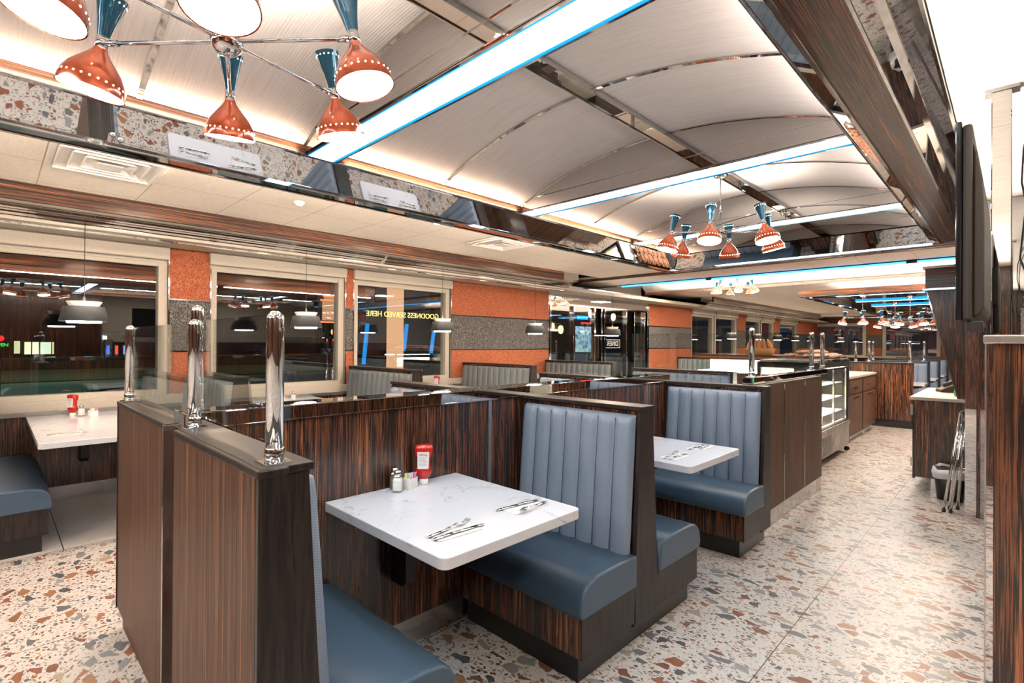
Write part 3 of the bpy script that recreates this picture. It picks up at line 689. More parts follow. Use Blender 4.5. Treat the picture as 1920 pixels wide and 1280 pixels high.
def make_shaker(label, fill):
    r = thing('shaker', label, 'shaker', (0, 0, 0), 0, 'salt and pepper shakers')
    def ring(w, z, c=.3): k = w * c; return [(-w, -w + k, z), (-w + k, -w, z), (w - k, -w, z), (w, -w + k, z), (w, w - k, z), (w - k, w, z), (-w + k, w, z), (-w, w - k, z)]
    MB().rings([ring(.0195, .001), ring(.0205, .006), ring(.0205, .055), ring(.016, .068), ring(.0125, .074)], True, False).build('glass_jar', M['dglass'], r)
    MB().rings([ring(.017, .006), ring(.0185, .010), ring(.0185, .052), ring(.014, .062)], True, False).build('filling', fill, r)
    MB().lathe([(.0150, .072), (.0158, .076), (.0158, .086), (.012, .093), (.0005, .096)], n=20).build('chrome_cap', M['chrome'], r)
    return r
sh = make_shaker('white salt shaker with chrome cap on the nearest aisle table', M['salt']); sh.location = (-1.915, 1.245, .75); sh.rotation_euler = (0, 0, .75)
pe = make_shaker('brown pepper shaker with chrome cap, behind the salt shaker by the striped wall', M['pepper']); pe.location = (-1.962, 1.262, .75); pe.rotation_euler = (0, 0, .75)
def make_caddy(label):
    r = thing('packet_caddy', label, 'caddy', (0, 0, 0), 0, 'sweetener packet caddies')
    MB().box(-.019, .019, -.03, .03, 0, .004).box(-.019, -.016, -.03, .03, .004, .05).box(.016, .019, -.03, .03, .004, .045).box(-.016, .016, -.03, -.027, .004, .048).box(-.016, .016, .027, .03, .004, .048).build('holder', M['white'], r, .001)
    for k, (nm, mt) in enumerate((('yellow_packet', 'yellowp'), ('blue_packet', 'bluep'), ('white_packet', 'paper'), ('pink_packet', 'pink'), ('pink_packet', 'pink'))):
        o = MB().box(-.011, .011, -.002, .002, 0, .062).build(nm, M[mt], r); o.location = (-.004 + .003 * (k % 3), -.021 + k * .0095, .006); o.rotation_euler = (.12 * (k - 2), .1 * (k % 2), .5 + .35 * k)
    return r
cd = make_caddy('white caddy of pink and blue sweetener packets on the nearest aisle table'); cd.location = (-1.925, 1.318, .75); cd.rotation_euler = (0, 0, .35)
def make_ketchup(label):
    r = thing('ketchup_bottle', label, 'ketchup bottle', (0, 0, 0), 0, 'red ketchup bottles')
    def ring(a, b, z, n=20): return [(a * math.copysign(abs(math.cos(t)) ** .7, math.cos(t)), b * math.copysign(abs(math.sin(t)) ** .7, math.sin(t)), z) for t in [2 * PI * i / n for i in range(n)]]
    pr_ = [(.016, .018, .022), (.019, .024, .032), (.024, .034, .045), (.026, .040, .060), (.023, .034, .075), (.022, .031, .09), (.022, .031, .115), (.024, .035, .13), (.028, .042, .142), (.028, .043, .165), (.024, .038, .177), (.012, .02, .182)]
    MB().rings([ring(*p) for p in pr_]).build('bottle_body', M['red'], r)
    MB().lathe([(.019, 0), (.0205, .003), (.0195, .022), (.016, .024)], n=24).build('white_cap', M['white'], r)
    lb = MB().rings([[(.0236, -.026, .074), (.0236, .026, .074), (.0252, .028, .150), (.0252, -.028, .150)], [(.030, -.024, .072), (.030, .024, .072), (.0305, .026, .150), (.0305, -.026, .150)]]).build('label', M['paper'], r, .002)
    text('lettering', 'HEINZ', .014, M['red'], lb, (.0312, 0, .137), (PI / 2, 0, PI / 2), .0004)
    q = MB()
    for k in range(7): q.box(.0303, .0309, -.018, .018 - (k % 3) * .004, .088 + k * .006, .0888 + k * .006)
    q.build('small_print', M['shade'], lb)
    return r
kt = make_ketchup('red upside-down ketchup bottle with white label on the nearest aisle table'); kt.location = (-1.945, 1.405, .75); kt.rotation_euler = (0, 0, -.75)
place(kt, (-5.83, .50, .75), -.9, 'red ketchup bottle on the left window table')
place(sh, (-5.74, .55, .75), .7, 'salt shaker on the left window table, between ketchup bottle and caddy')
place(cd, (-5.66, .62, .75), .3, 'white packet caddy on the left window table')
place(cd, (-5.75, 2.24, .75), .3, 'white packet caddy on the window table behind the tallest chrome post')
place(sh, (-5.72, 2.36, .75), .6, 'salt shaker on the window table behind the tallest chrome post')
place(kt, (-5.82, 4.42, .75), -.9, 'red ketchup bottle in front of the third window')

# ------------------------------------------------------------------ window pendants
def make_pendant(label):
    r = thing('pendant_lamp', label, 'pendant lamp', (0, 0, 0), 0, 'grey pendant lamps over the window booths')
    MB().lathe([(.128, .115), (.155, 0.0), (.153, 0.0), (.126, .113)], n=36, cap=False).build('outer_shade', M['shade'], r)
    MB().lathe([(.086, .105), (.112, .155), (.110, .155), (.084, .105)], n=36, cap=False).build('upper_flare', M['opal'], r)
    MB().lathe([(.148, .010), (.110, .006), (.106, -.012), (.0005, -.013)], n=36, cap=False).build('lamp_face', M['pbulb'], r)
    MB().lathe([(.084, .112), (.0005, .113)], n=30, cap=False).build('uplight_face', M['pup'], r)
    MB().lathe([(.128, .115), (.086, .118)], n=36, cap=False).build('shade_shoulder', M['shade'], r)
    MB().lathe([(.009, .11), (.009, .19), (.004, .20)], n=12).build('socket', M['shade'], r)
    MB().lathe([(.0022, .19), (.0022, .80)], n=8).build('cord', M['cord'], r)
    return r
pd = make_pendant('grey pendant lamp over the left window table'); pd.location = (-5.2, .51, 1.55)
for k, y in enumerate((2.27, 4.03, 5.80, 7.9)):
    place(pd, (-5.2, y, 1.55), 0, ['grey pendant lamp right of the tallest chrome post, before the second window', 'grey pendant lamp overlapping the edge of the large woven wall panel', 'grey pendant lamp in front of the right part of the large woven wall panel', 'pendant lamp hanging before the mirrored entrance'][k])
for k, y in enumerate((13.4, 15.2, 17.0, 18.8, 20.6)):
    place(pd, (-5.2, y, 1.55), 0, ['first', 'second', 'third', 'fourth', 'fifth'][k] + ' grey pendant lamp along the far side windows', 'distant pendant lamps')
place(pd, (-4.9, 23.6, 1.55), 0, 'small pendant lamp in front of the left end window', 'distant pendant lamps')

# ------------------------------------------------------------------ ceiling fittings
def make_diffuser(label):
    r = thing('ceiling_vent', label, 'ceiling vent', (0, 0, 0), 0, 'square ceiling vents')
    MB().box(-.30, .30, -.30, -.27, -.012, 0).box(-.30, .30, .27, .30, -.012, 0).box(-.30, -.27, -.27, .27, -.012, 0).box(.27, .30, -.27, .27, -.012, 0).build('frame', M['white'], r, .003)
    for k, (o, i) in enumerate(((.265, .215), (.20, .15), (.135, .085))):
        q = MB(); za, zb = -.004, -.040
        for j in range(4):
            c, s = math.cos(j * PI / 2), math.sin(j * PI / 2); R = lambda x, y: (x * c - y * s, x * s + y * c)
            q.quad([(*R(-i, i), za + .03), (*R(i, i), za + .03), (*R(o, o), zb + .01), (*R(-o, o), zb + .01)])
        q.build('louvre', M['white'], r)
    MB().box(-.07, .07, -.07, .07, -.034, -.028).build('centre_plate', M['white'], r, .003)
    MB().box(-.27, .27, -.27, .27, 0, .004).build('backing', M['white'], r)
    return r
dv = make_diffuser('white square ceiling vent at the upper left, nearest the camera'); dv.location = (-4.275, .537, 2.576)
place(dv, (-4.275, 4.19, 2.576), 0, 'white square ceiling vent further along the tiled ceiling, before the far end')
sd = thing('smoke_detector', 'white round smoke detector on the tiled ceiling', 'smoke detector', (-4.30, 1.81, 2.58))
MB().lathe([(.045, 0), (.045, -.012), (.03, -.022), (.028, -.035), (.0005, -.038)], n=24).build('body', M['white'], sd)
def downlight(x, y, z, label, e=6):
    r = thing('downlight', label, 'downlight', (x, y, z), 0, 'recessed downlights')
    MB().lathe([(.055, 0), (.055, -.004), (.040, -.005), (.040, .0)], n=24, cap=False).build('trim_ring', M['white'], r)
    MB().lathe([(.0005, -.002), (.040, -.002)], n=24, cap=False).build('lens', M['ceiling_emitter'], r)
downlight(-.78, 4.05, 2.607, 'small round downlight in the vault, right of the second chandelier')
downlight(-4.06, 3.08, 2.579, 'small round ceiling disc on the tiles, nearer one')
downlight(-3.98, 5.74, 2.579, 'small round ceiling disc on the tiles, farther one')

# ------------------------------------------------------------------ right hand side: near wall end, columns, TV
rw = thing('wing_wall', 'near wooden wall end with steel cap at the right edge of the photo', 'partition', (-.043, 1.5, 0))
MB().box(.0125, 1.4, .0, .11, 0, 1.405).build('wood_panel', M['wood_v'], rw)
MB().box(.0, .0125, -.001, .11, 0, 1.405).build('mirror_edge', M['mirror'], rw)
MB().box(-.0015, .0015, -.004, .11, 0, 1.407).build('corner_strip', M['steel'], rw)
MB().box(-.004, 1.4, -.008, .12, 1.405, 1.424).build('cap', M['steel'], rw, .003)
tv = thing('television', 'wall-hung television seen edge-on from behind at the upper right', 'television', (-.09, 1.9, 1.47))
MB().box(-.028, -.014, 0, .95, 0, .56).build('screen_bezel', M['blackg'], tv, .004)
MB().box(-.014, .008, .002, .95, .0, .55).build('back_housing', M['tvback'], tv, .008)
MB().prism([(.008, .01), (.026, .02), (.032, .04), (.032, .28), (.028, .40), (.018, .47), (.008, .50)], .02, .60, 'y').build('rear_bulge', M['tvback'], tv, .005)
MB().box(-.005, .03, .02, .06, -.03, .0).box(.0, .03, .62, .8, .15, .35).build('wall_mount', M['black'], tv, .003)
col = thing('chrome_column', 'tall polished steel column clad in mirror sheet, beside the television', 'column', (-.04, 3.22, 0))
MB().box(-.036, .034, 0, .05, 0, 2.575).build('mirror_cladding', M['mirror'], col, .004)
MB().box(-.06, .06, -.008, .07, 2.565, 2.58).build('ceiling_bracket', M['steel'], col)
mc = thing('mirror_column', 'floor-standing mirrored column beside the folded stand', 'column', (-.235, 5.62, 0))
MB().box(-.05, .02, 0, .5, 0, 2.57).build('mirror_panel', M['mirror'], mc)
MB().box(.02, .045, .005, .5, 0, 2.57).build('wood_edge', M['wood_v'], mc)
MB().box(.045, .36, .0, .5, 0, 2.57).build('mirror_panel', M['smirror'], mc)
cb = thing('cable', 'black cables hanging beside the steel column', 'cable', (.03, 3.3, 2.5))
MB().tube([(.06, -.3, .05), (.03, -.1, -.05), (.0, 0, -.2), (-.005, 0, -.35), (.01, 0, -.45), (-.01, 0, -.7), (.05, 0, -.9)], .004).tube([(.08, -.2, .02), (.02, 0, -.18), (.01, .02, -.36), (.02, 0, -.5)], .004).build('strand', M['cord'], cb)
cs = thing('cup_shelf', 'steel shelf behind the wing wall carrying stacks of cups', 'shelf', (.05, 4.4, 1.28))
MB().box(-.02, .8, 0, .4, 0, .03).build('board', M['steel'], cs)
MB().box(-.02, 0, 0, .4, -1.28, 0).box(.78, .8, 0, .4, -1.28, 0).build('support', M['steel'], cs)
for k in range(3):
    q = MB()
    for j in range(9 - 2 * k): q.lathe([(.030, j * .045), (.040, j * .045 + .08), (.042, j * .045 + .085)], n=20, cap=False)
    o = q.build('cup_stack', M['white']); o.location = (.085 + k * .1, 4.5 + .05 * k, 1.31); tag(o, ['tallest', 'middle', 'shortest'][k] + ' stack of white paper cups on the shelf at the right edge', 'cup stack', 'stacks of cups')

# ------------------------------------------------------------------ service run along the aisle
sc_ = thing('service_cabinet', 'striped wood service cabinet with polished cap, behind the far aisle bench', 'cabinet', (-1.33, 3.965, 0))
MB().box(-.10, 0, 0, 1.70, .13, 1.095).build('wood_panel', M['wood_fine'], sc_)
MB().box(-.10, -.004, 0, 1.70, 0, .13).build('kick_plate', M['steel'], sc_)
MB().box(-.115, -.045, -.045, 2.10, 1.107, 1.155).box(-.10, -.05, .0, 1.70, 1.09, 1.108).build('cap', M['mirror'], sc_, .004)
MB().box(-.045, .004, 0, 1.70, 1.09, 1.10).build('cap_trim', M['oak'], sc_)
for yy in (.55, 1.12): MB().box(-.001, .003, yy, yy + .012, .14, 1.09).build('door_hinge', M['chrome'], sc_)
place(post, (-1.41, 4.02, 1.156), 0, 'chrome post on the near end of the service cabinet cap', 'chrome partition posts')
place(post, (-1.41, 5.62, 1.156), 0, 'dark chrome post on the far part of the service cabinet cap')
place(post, (-1.395, 5.95, 1.156), 0, 'last chrome post on the service cabinet cap, beside the pastries')
glass_panel('clear glass screen along the service cabinet between its chrome posts', (-1.41, 4.04), (-1.41, 5.60), 1.18, 1.50)
glass_panel('clear glass screen stretching left from the service cabinet post across the benches', (-3.3, 4.02), (-1.43, 4.02), 1.12, 1.49)
fr = thing('display_fridge', 'black framed display fridge with two lit glass doors beside the aisle', 'fridge', (-1.55, 6.45, 0))
MB().box(-.65, 0, 0, 1.50, .10, .40).build('lower_housing', M['dsteel'], fr)
MB().box(-.65, -.61, 0, .04, .4, 1.2).box(-.65, -.61, 1.46, 1.5, .4, 1.2).box(-.04, 0, 0, .06, .4, 1.2).box(-.65, 0, 1.44, 1.5, .4, 1.2).box(-.65, 0, .06, 1.44, 1.13, 1.2).box(-.65, -.03, .06, 1.44, .4, .42).build('cabinet_frame', M['black'], fr)
MB().box(-.62, -.60, .07, 1.43, .42, .80).build('interior_back', M['white'], fr)
MB().box(-.64, -.636, .05, 1.45, .42, 1.15).box(-.6, -.04, .02, .024, .42, 1.15).build('side_pane', M['glass'], fr)
MB().box(-.62, 0.0, -.0, 1.5, 1.2, 1.225).build('top_board', M['steel'], fr)
for k in range(3): MB().box(-.6, -.06, .07, 1.43, .55 + .18 * k, .56 + .18 * k).build('shelf', M['white'], fr)
for k, (a, b) in enumerate(((.08, .76), (.74, 1.42))):
    d = MB().box(-.02 - .008 * k, -.006 - .008 * k, a, a + .03, .43, 1.12).box(-.02 - .008 * k, -.006 - .008 * k, b - .03, b, .43, 1.12).box(-.02 - .008 * k, -.006 - .008 * k, a, b, .43, .45).box(-.02 - .008 * k, -.006 - .008 * k, a, b, 1.10, 1.12).build('sliding_door', M['steel'], fr)
    MB().box(-.015 - .008 * k, -.012 - .008 * k, a + .03, b - .03, .45, 1.10).build('pane', M['glass'], d)
MB().box(-.06, -.04, .1, 1.4, 1.10, 1.125).build('lamp', M['pbulb'], fr)
MB().box(-.06, -.04, .1, 1.4, .42, .435).build('lamp', M['pbulb'], fr)
MB().box(-.005, .006, .06, .55, .12, .33).build('vent_grille', M['black'], fr)
for k in range(14): MB().box(.006, .009, .08 + k * .033, .09 + k * .033, .13, .32).build('grille_slat', M['steel'], fr)
MB().box(0, .008, 0, 1.5, .36, .42).build('rail', M['dsteel'], fr)
MB().lathe([(.03, -.02), (.03, .02)], (-.01, 1.42, .05), 16, (0, 1, 0)).lathe([(.03, -.02), (.03, .02)], (-.01, .08, .05), 16, (0, 1, 0)).lathe([(.03, -.02), (.03, .02)], (-.6, 1.42, .05), 16, (0, 1, 0)).lathe([(.03, -.02), (.03, .02)], (-.6, .08, .05), 16, (0, 1, 0)).build('caster', M['black'], fr)
for k in range(9):
    q = MB().rings([[(sx * (.05 + .006 * (k % 3)), sy * .04, z) for sx, sy in ((-1, -1), (1, -1), (1, 1), (-1, 1))] for z in (0, .09 + .01 * (k % 4))]).build('food_box', [M['paper'], M['yellowp'], M['white']][k % 3], None, .004)
    q.location = (-1.55 - .2 - .12 * (k % 2), 6.62 + .28 * (k // 3) + .12 * (k % 2), .42 + .14 * 0 + [.561, .741, .001][k % 3] - (.42 if k % 3 < 2 else 0))
    tag(q, 'small food pack inside the lit display fridge', 'food pack', 'food packs in the fridge')
area('fridge_lamp', (-1.61, 7.2, .78), .5, 22, (1., .90, .72), (0, PI / 2, 0), 1.25)
area('tray_top_fill', (-1.5, 13, 2.42), 2, 60, (1., .86, .7), (PI, 0, 0), 5)  # uplight added above the far tray to lift the ceiling there
# tray of pastries on top
tr = tag(MB().box(-.25, .25, -.55, .55, 0, .012).box(-.25, -.24, -.55, .55, .012, .03).box(.24, .25, -.55, .55, .012, .03).build('pastry_tray', M['steel']), 'metal tray of pastries on top of the display fridge', 'tray'); tr.location = (-1.82, 7.3, 1.225)
pm = MB(); 
R = []
for i in range(9):
    a = -1 + 2 * i / 8; w = .026 * math.sqrt(max(.02, 1 - a * a)); R.append([(a * .07, w * math.cos(2 * PI * j / 10), .022 + w * .8 * math.sin(2 * PI * j / 10) + .006 * math.sin(a * 9)) for j in range(10)])
pm.rings(R); p0 = pm.build('pastry', M['pastry']); n_ = 0
for i in range(15):
    for j in range(3):
        for l in range(2 if j == 1 else 1):
            o = p0 if n_ == 0 else p0.copy()
            if n_: C.objects.link(o)
            n_ += 1
            o.location = (-1.97 + .15 * j + random.uniform(-.01, .01), 6.80 + .072 * i + .01 * j, 1.243 + .042 * l + (.01 * (i % 2))); o.rotation_euler = (random.uniform(-.1, .1), random.uniform(-.1, .1), random.uniform(-.25, .25))
            tag(o, 'pinkish twisted pastry heaped on the tray above the display fridge', 'pastry', 'pastries on the fridge')
dc = thing('drawer_cabinet', 'brown cabinet with drawers and chrome handles beyond the display fridge', 'cabinet', (-1.66, 8.30, 0))
MB().box(-.6, 0, 0, 2.1, .10, .92).build('body', M['wood_fine'], dc)
MB().box(-.6, -.05, .0, 2.1, 0, .10).build('kick_plate', M['steel'], dc)
MB().box(-.62, .02, -.02, 2.12, .92, .955).build('worktop', M['counter'], dc, .003)
for k in range(2):
    d = MB().box(.001, .016, .05 + k * 1.02, 1.0 + k * 1.05, .70, .88).build('drawer', M['wood_fine'], dc)
    MB().box(.016, .035, .35 + k * 1.02, .6 + k * 1.02, .78, .80).build('handle', M['chrome'], d, .003)
    d = MB().box(.001, .016, .05 + k * 1.02, 1.0 + k * 1.05, .12, .68).build('door', M['wood_fine'], dc)
    MB().box(.016, .035, .35 + k * 1.02, .7 + k * 1.02, .63, .65).build('handle', M['chrome'], d, .003)
fpw = thing('far_partition', 'distant dark wood partition with black base at the end of the aisle', 'partition', (-1.20, 10.80, 0))
MB().box(-1.2, 0, 0, .12, .13, 1.09).build('wood_panel', M['wood_v'], fpw)
MB().box(-1.2, -.0, .01, .12, 0, .13).build('kick_plate', M['kick'], fpw)
MB().box(-1.2, .004, -.01, .13, 1.09, 1.11).build('cap', M['oak'], fpw)
for k, (x, y) in enumerate(((-2.02, 10.86), (-1.82, 10.86), (-1.25, 10.86), (-2.0, 12.3), (-1.2, 12.3))):
    place(post, (x, y, 1.106 if y < 12 else 1.107), 0, ['left chrome post on the distant partition', 'middle chrome post on the distant partition', 'right chrome post on the distant partition, nearest the host stand', 'left chrome post on the first distant bench', 'right chrome post on the first distant bench'][k], 'distant chrome posts')
glass_panel('glass screen on the distant partition between two chrome posts', (-1.80, 10.86), (-1.27, 10.86), 1.13, 1.46)

# deli display seen through the glass
dd = thing('deli_case', 'lit glass deli case with bread seen through the service cabinet glass', 'display case', (-3.42, 8.6, 0))
MB().box(-.4, 1.1, -.3, .3, 0, .95).build('base', M['wood_fine'], dd)
MB().box(-.38, 1.08, -.25, .25, .95, .97).build('lit_shelf', M['pbulb'], dd)
MB().box(-.4, 1.1, .28, .3, .95, 1.16).build('rear_board', M['white'], dd)
MB().box(-.42, 1.12, -.32, .32, 1.16, 1.24).build('top_board', M['wood_x'], dd)
MB().box(-.40, 1.10, -.30, -.295, .97, 1.16).build('pane', M['glass'], dd)
bk = thing('bread_basket', 'wicker basket of bread loaves on top of the lit deli case', 'basket', (-2.9, 8.6, 1.24))
MB().lathe([(.18, 0), (.24, .10), (.245, .10), (.185, .004)], n=28, cap=False).lathe([(.0005, .004), (.185, .004)], n=28, cap=False).build('bowl', M['bread'], bk)
lf = MB(); R = []
for i in range(11):
    a = -1 + 2 * i / 10; w = .034 * math.sqrt(max(.02, 1 - a * a)); R.append([(w * math.cos(2 * PI * j / 12), w * math.sin(2 * PI * j / 12), a * .13) for j in range(12)])
lf.rings(R); l0 = lf.build('bread_loaf', M['bread'])
for k in range(5):
    o = l0 if k == 0 else l0.copy()
    if k: C.objects.link(o)
    o.location = (-3.06 + .08 * k, 8.6, 1.37); o.rotation_euler = (-.1, .25 - .15 * k, 0)
    tag(o, ['leftmost', 'second', 'middle', 'fourth', 'rightmost'][k] + ' bread loaf standing in the basket', 'bread loaf', 'loaves in the basket')

# host stand
hs = thing('host_stand', 'dark wood host stand with pale stone top near the end of the aisle', 'counter', (-.31, 6.35, 0))
MB().box(-.38, 0, 0, 1.5, .12, .87).build('body', M['wood_v'], hs)
MB().box(-.40, -.38, .01, 1.5, .1, .87).build('side_door', M['wood_v'], hs)
MB().box(-.26, -.02, .01, 1.5, 0, .12).build('base_plate', M['steel'], hs)
MB().box(-.42, .0, -.02, 1.52, .87, .90).build('counter_top', M['counter'], hs, .003)
MB().box(-.415, -.395, -.004, .03, .72, .82).box(-.415, -.395, -.004, .03, .22, .3).build('hinge', M['steel'], hs)
hb = thing('canopy_post', 'tapered dark wood post with boxed chrome-edged top rising from the host stand', 'post', (-.31, 6.36, .90))
MB().prism([(-.29, 1.03), (0.0, 1.03), (0, .0), (-.058, .0)], .0, .05, 'y').build('tapered_board', M['wood_v'], hb)
MB().prism([(-.30, 1.03), (-.29, 1.03), (-.058, .0), (-.068, .0)], -.004, .054, 'y').build('chrome_edge', M['chrome'], hb)
MB().box(-.30, .35, -.05, .25, 1.05, 1.24).build('header_box', M['wood_x'], hb)
MB().box(-.32, .35, -.06, .26, 1.03, 1.05).box(-.32, .35, -.06, .26, 1.24, 1.265).build('chrome_trim', M['chrome'], hb)
ph = thing('telephone', 'dark desk phone on the host stand counter', 'telephone', (-.50, 7.25, .90), .4)
MB().prism([(-.09, 0), (.09, 0), (.09, .09), (.06, .10), (-.09, .03)], -.08, .08, 'y').build('base', M['tvback'], ph, .006)
MB().tube([(-.07, -.05, .07), (.06, -.05, .14)], .02).build('handset', M['black'], ph)
MB().box(-.02, .05, .0, .07, .095, .10).build('keypad', M['shade'], ph)
mn = tag(MB().box(-.10, .10, -.14, .14, 0, .004).build('paper_sheet', M['paper']), 'paper sheet lying on the host stand counter', 'paper'); mn.location = (-.56, 6.6, .90)
gb = tag(MB().lathe([(.02, 0), (.025, .03), (.02, .07), (.008, .08)], n=14).build('green_bottle', M['greenp']), 'small green bottle on the host stand counter beside the post', 'bottle'); gb.location = (-.40, 6.72, .90)
bn = thing('waste_bin', 'black waste bin with white liner below the host stand', 'waste bin', (-.41, 6.16, 0))
def rr(a, b, z, n=28, wob=0): return [((a + wob * math.sin(7 * t)) * math.copysign(abs(math.cos(t)) ** .5, math.cos(t)), (b + wob * math.cos(5 * t)) * math.copysign(abs(math.sin(t)) ** .5, math.sin(t)), z + wob * 2 * math.sin(4 * t)) for t in [2 * PI * i / n for i in range(n)]]
MB().rings([rr(.095, .10, 0), rr(.12, .13, .27)], True).build('bucket', M['black'], bn)
MB().rings([rr(.126, .136, .20, wob=.004), rr(.135, .142, .24, wob=.006), rr(.125, .135, .285, wob=.006), rr(.10, .11, .27, wob=.004)], False).build('liner', M['liner'], bn)
st = thing('folding_stand', 'folded chrome tray stand leaning against the mirrored column', 'tray stand', (-.36, 5.70, 0))
for (a, b) in (((-.06, -.06, .0), (.045, .02, .84)), ((-.015, -.06, .0), (.065, .02, .80)), ((.02, .10, .0), (.075, .02, .80)), ((-.03, .05, 0), (.055, .02, .84))):
    lg = MB().tube([Vector(a) + Vector((0, 0, .01)), Vector(a).lerp(Vector(b), .5), b], .0105).build('leg', M['chrome'], st)
    MB().tube([a, Vector(a).lerp(Vector(b), .03)], .0135).build('rubber_foot', M['black'], lg)
MB().tube([(.045, .02, .84), (.075, .02, .86), (.075, .02, .80)], .012).build('joint', M['black'], st)

# ------------------------------------------------------------------ mirrored entrance in the left wall
ve = thing('entrance_screen', 'mirrored and glazed chrome entrance screen between the two large woven panels', 'entrance screen', (-6.05, 7.12, 0))
MB().box(-.05, 0, 0, 3.55, 2.12, 2.5).build('header', M['mirror'], ve)
for k, yy in enumerate((.0, .70, 1.38, 1.62, 1.74, 2.58, 2.90, 3.34, 3.48)):
    MB().box(-.05, .03, yy, yy + .055, 0, 2.12).build('mullion', M['chrome'], ve, .004)
for (a, b) in ((.055, .70), (.755, 1.38), (1.80, 2.58), (2.955, 3.34)):
    MB().box(-.03, -.022, a, b, 0, 2.12).build('pane', M['wglass'], ve)
text('lettering', 'DINER', .15, M['opal'], ve, (-.01, 2.10, 1.40), (PI / 2, 0, PI / 2), .003, flip=True)
MB().box(-.015, -.012, 1.82, 2.38, 1.31, 1.322).box(-.015, -.012, 1.82, 2.38, 1.478, 1.49).box(-.015, -.012, 2.37, 2.385, 1.31, 1.49).build('sign_border', M['opal'], ve)
struct(MB().box(-9.2, -9.1, 6.8, 14, -.2, 2.9).box(-9.2, -6.4, 6.8, 6.85, -.2, 2.9).box(-9.2, -6.4, 13.9, 14, -.2, 2.9).build('wall_vestibule', M['facade']))
struct(MB().box(-9.2, -6.3, 6.8, 14, 2.6, 2.7).build('ceiling', M['facade']))
struct(MB().box(-9.2, -6.3, 6.8, 14, -.1, -.01).build('floor', M['tilefl']))
vs = thing('screen', 'glowing pale blue screen behind the entrance glass', 'screen', (-9.0, 12.2, 1.15))
t = NT('screen_picture'); e = t.add('ShaderNodeEmission', Strength=.75); n = t.noise(t.obj(), 9, 4); r = t.ramp(n, 0, [(.35, (.05, .22, .45)), (.5, (.45, .62, .75)), (.62, (.8, .85, .85))]); t.link(r, 0, e, 0); t.link(e, 0, t.out, 0)
MB().box(0, .02, -.45, .45, 0, .75).build('picture', t.m, vs); MB().box(-.03, -.002, -.48, .48, -.03, .78).build('bezel', M['black'], vs)
for k, (y, z, s) in enumerate(((9.77, 1.70, 1), (10.12, 1.64, 1), (12.5, 2.05, 0), (11.4, 2.1, 0))):
    o = tag(MB().lathe([(.0005, 0), (.05, .03), (.07, .12), (.05, .2), (.0005, .22)], n=16).build('globe_lamp', emit('globe_glow_%d' % k, (1., .55, .16) if s else (1, .85, .7), 4.)), ['left amber', 'right amber', 'right pale', 'centre pale'][k] + ' globe lamp glowing behind the entrance glass', 'lamp', 'globe lamps in the entrance'); o.location = (-8.2, y, z)
    tag(o)
bsn = thing('neon_sign', 'small blue and red neon sign high behind the entrance glass', 'neon sign', (-8.9, 12.0, 2.1))
MB().box(0, .03, -.3, .2, 0, .1).build('blue_bar', emit('neon_blue_bar', (.02, .2, 1.), 3.), bsn); MB().box(0, .03, -.1, .4, -.12, -.09).build('red_bar', emit('neon_red_bar', (1., .03, .02), 3.), bsn)

# ------------------------------------------------------------------ outside
struct(MB().box(-120, -6.42, -80, 160, -.62, -.6).build('ground', M['asphalt']))
tag(MB().box(-46, -33, -40, 60, -.599, -.55).build('grass_verge', M['grass']), 'dim green grass verge beyond the car park', 'grass', kind='stuff')
for k in range(6):
    o = MB().quad([(-13, -6.6 + 2.8 * k, -.594), (-13, -6.42 + 2.8 * k, -.594), (-30, -5.0 + 2.8 * k, -.594), (-30, -5.18 + 2.8 * k, -.594)]).box(-13, -12.9, -6.6 + 2.8 * k, -6.42 + 2.8 * k, -.598, -.594).build('parking_line', M['line'])
    tag(o, 'painted parking bay line on the asphalt outside', 'road marking', 'parking bay lines')
tag(MB().box(-48, -46, -40, 60, -.6, .18).build('hedge', M['hedge'], None, .1), 'long black hedge behind the grass verge', 'hedge')
rl = thing('handrail', 'metal handrail along the ramp outside the first window', 'handrail', (-7.4, 0, 0))
MB().tube([(0, -3, .45), (0, .07, .74), (0, 1.5, .88)], .026).build('rail', M['steel'], rl)
for y, z in ((-1.2, .61), (.186, .74), (1.35, .86)): MB().tube([(0, y, -.6), (0, y, z)], .022).build('post', M['steel'], rl)
rl2 = thing('handrail', 'stepped metal handrail outside the second window', 'handrail', (-7.6, 0, 0))
MB().tube([(0, 1.9, .55), (0, 2.78, .83), (0, 3.0, .955), (0, 3.19, .955)], .016).tube([(0, 2.78, .62), (0, 3.0, .74)], .012).build('rail', M['steel'], rl2)
for y in (3.02, 3.18): MB().tube([(0, y, -.6), (0, y, .955)], .022).build('post', M['steel'], rl2)
def glow_building(label, x, y, w, h, mat, wins, z0=-.6, depth=3):
    b = thing('building', label, 'building', (x, y, z0)); MB().box(-depth, 0, -w / 2, w / 2, 0, h).build('wall', mat, b)
    for (a, c, d, e, col, s) in wins: MB().box(0, .03, a, c, d, e).build('lit_window', emit('lit_window_%.2f_%.2f' % (x, a), col, s), b)
    return b
glow_building('dark store across the street with a bright lit shopfront', -80, 4, 34, 13, M['facade'], [(-2.2, -1.7, .5, 1.9, (.9, .85, .45), .5), (-1.35, -.8, .4, 1.8, (1., .95, .6), .7), (-.7, -.15, .4, 1.8, (1., .95, .62), .65), (-.02, .9, .4, 1.8, (.8, .95, .7), .6), (1.0, 1.15, .4, 1.8, (1., .85, .4), .5)])
glow_building('pale tall building behind the store, right of it', -86, 32, 20, 16, M['facadel'], [])
pu = thing('fuel_station', 'small lit fuel station with blue and red pumps in the distance', 'fuel station', (-52, 6.7, -.6))
